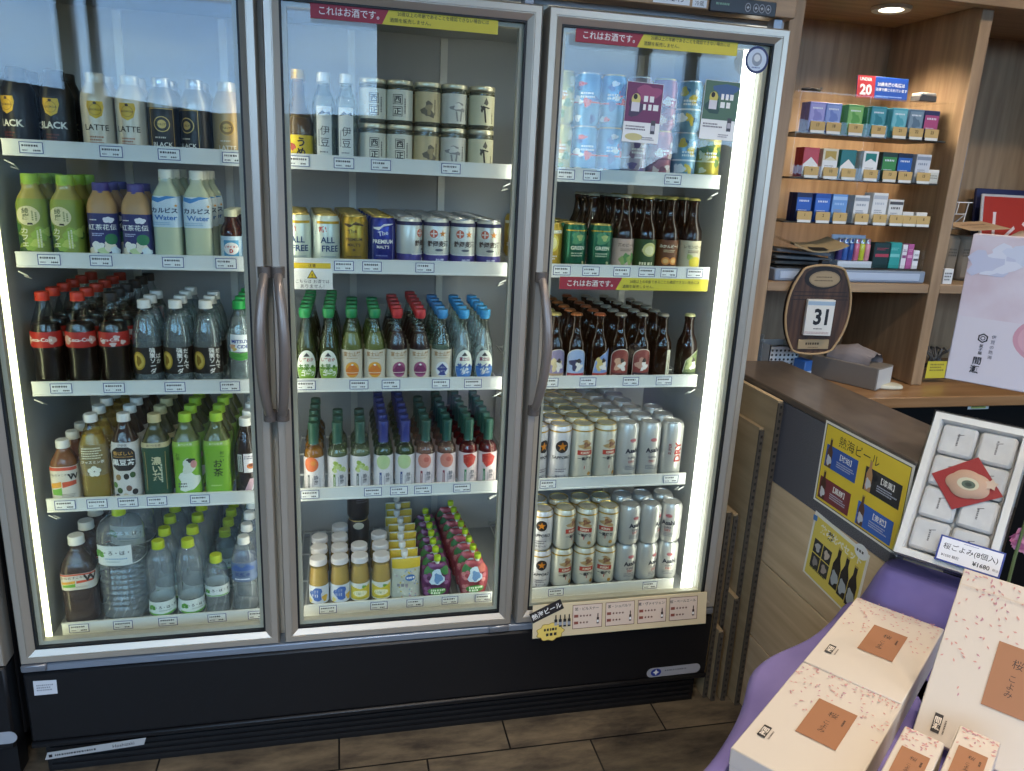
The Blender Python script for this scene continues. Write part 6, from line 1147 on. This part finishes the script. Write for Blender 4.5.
m = MB(); m.box(-.061, .061, 0, .0012, -.028, .028, M('#33478a')); c = flat(m); c.rect(0, 0, .121, .055, M('#2f4390')); c.rect(0, 0, .115, .049, M('#e6e6e8')); c.text('桜ごよみ(8個入)', 0, .007, .0145, INK, .005); c.text('¥1550 税抜', -.034, -.013, .0072, INK, .01); c.text('¥1680', .024, -.013, .0125, INK, .02); c.text('税込', .051, -.014, .006, INK); c.lines(-.0, .021, .03, .003, 1, M('#7a84a8'), 3)
o = m.build('price_card', None, 0); o.matrix_world = dm @ Matrix.Translation((.043, -.0245, .034)) @ Matrix.Scale(.9, 4); tag(o, 'blue-bordered price card reading ¥1680 on the clear sample case', 'sign')
# tall pink and white standee
st = thing('pink_standee', 'tall white and pink board with black lettering standing behind the sample case', 'sign', tp(.10, .30, 0), TR)
m = MB(); m.box(-.075, .42, 0, .03, 1.117, 1.424, textured('pink_print', '#c7b6c0', '#d8d4de', (1, 1, 1), 9, 5, .5), .002); c = flat(m, (-.075, -.0003, 1.117)); rn = random.Random(8)
for q in range(9): c.blob(.02 + .05 * rn.random() * 8, .24 + .04 * rn.random(), .03, .022, M(('#c9d0e2', '#d4d8e6', '#bfc4da')[q % 3]), q, amp=.3)
c.rect(.11, .07, .215, .136, M('#d2cdd6')); c.ell(.207, .110, .10, .058, M('#c796a4'), 40); c.ell(.210, .110, .094, .052, M('#d0a4b0'), 40)
for a in range(6): c.rect(.056 + .0075 * cos(a * pi / 3), .098 + .0075 * sin(a * pi / 3), .010, .0026, INK, a * pi / 3 + pi / 2)
c.ell(.056, .098, .0046, .0046, INK); c.ell(.056, .098, .003, .003, M('#d2cdd6')); c.vtext('菓子舗', .056, .074, .0075, INK, .01); c.text('間', .054, .050, .017, INK, .02); c.text('瀬', .052, .031, .017, INK, .02); c.vtext('伊豆の熱海', .075, .082, .0085, M('#4a4650'), 0, 1.25); m.build('board', st, 40)
MB().tube([(.30, .045, .02), (.30, .045, 1.40)], .012, M('#9a9a9c', .35, .6), 14).build('pole', st); MB().lathe([(.13, 0), (.13, .012), (.02, .022), (.014, .03)], M('#55555a', .4, .4), 30, c=(.30, .045, 0)).build('foot', st)
# artificial blossom
bs = empty('blossom_branch', tp(.235, .10, .747)); tag(bs, 'pink artificial blossom branch standing beside the clear sample case', 'flower')
MB().tube([(0, 0, 0), (.006, .004, .10), (.02, .01, .2), (.022, .02, .31)], .003, M('#5a6a3c', .7), 8).build('stem', bs)
def petal_mesh(sd):
    m = MB(); rn = random.Random(sd)
    for k in range(11):
        a = 2 * pi * k / 5.5 + rn.uniform(-.2, .2); tl_ = .35 + .5 * (k > 5); r_ = .03 * (1 if k <= 5 else .75); D = Vector((cos(a) * cos(tl_), sin(a) * cos(tl_), sin(tl_))); S_ = Vector((-sin(a), cos(a), 0)); U_ = D.cross(S_); vs = []; fs = []
        for j in range(5):
            for i in range(5): u, v = j / 4, i / 2 - 1; w_ = .018 * sin(pi * min(.95, .12 + u * .86)) ** .7; vs.append(D * r_ * u + S_ * w_ * v + U_ * (-.010 * (u * u) - .004 * v * v + .003 * sin(v * 4 + k)))
        for j in range(4):
            for i in range(4): q = j * 5 + i; fs.append((q, q + 1, q + 6, q + 5))
        m.add(vs, fs, M('#d98fa6' if k % 3 else '#c86f8e', .7))
    m.lathe([(.004, 0), (.005, .006), (0, .010)], M('#d9c26a', .6), 10); return m
for q, (x, y, z, rx) in enumerate(((.030, -.012, .30, 70), (.034, .0, .255, 95), (.036, -.006, .17, 80), (.030, -.01, .215, 60), (.04, .01, .12, 85))):
    o = petal_mesh(q).build('blossom', bs, 60); o.location = (x, y, z); o.rotation_euler = (radians(rx), 0, radians(20 + q * 25))
# ------------------------------------------------------------------ picture settings
vs = scene.view_settings; scene.display_settings.display_device = 'sRGB'; vs.view_transform = 'Standard'; vs.look = 'None'; vs.gamma = 1; vs.exposure = 0.35; vs.use_curve_mapping = False
scene.cycles.use_denoising = True; scene.cycles.max_bounces = 10; scene.cycles.transparent_max_bounces = 40; scene.cycles.diffuse_bounces = 4; scene.cycles.glossy_bounces = 5
scene.cycles.caustics_reflective = False; scene.cycles.caustics_refractive = False; scene.cycles.sample_clamp_indirect = 6
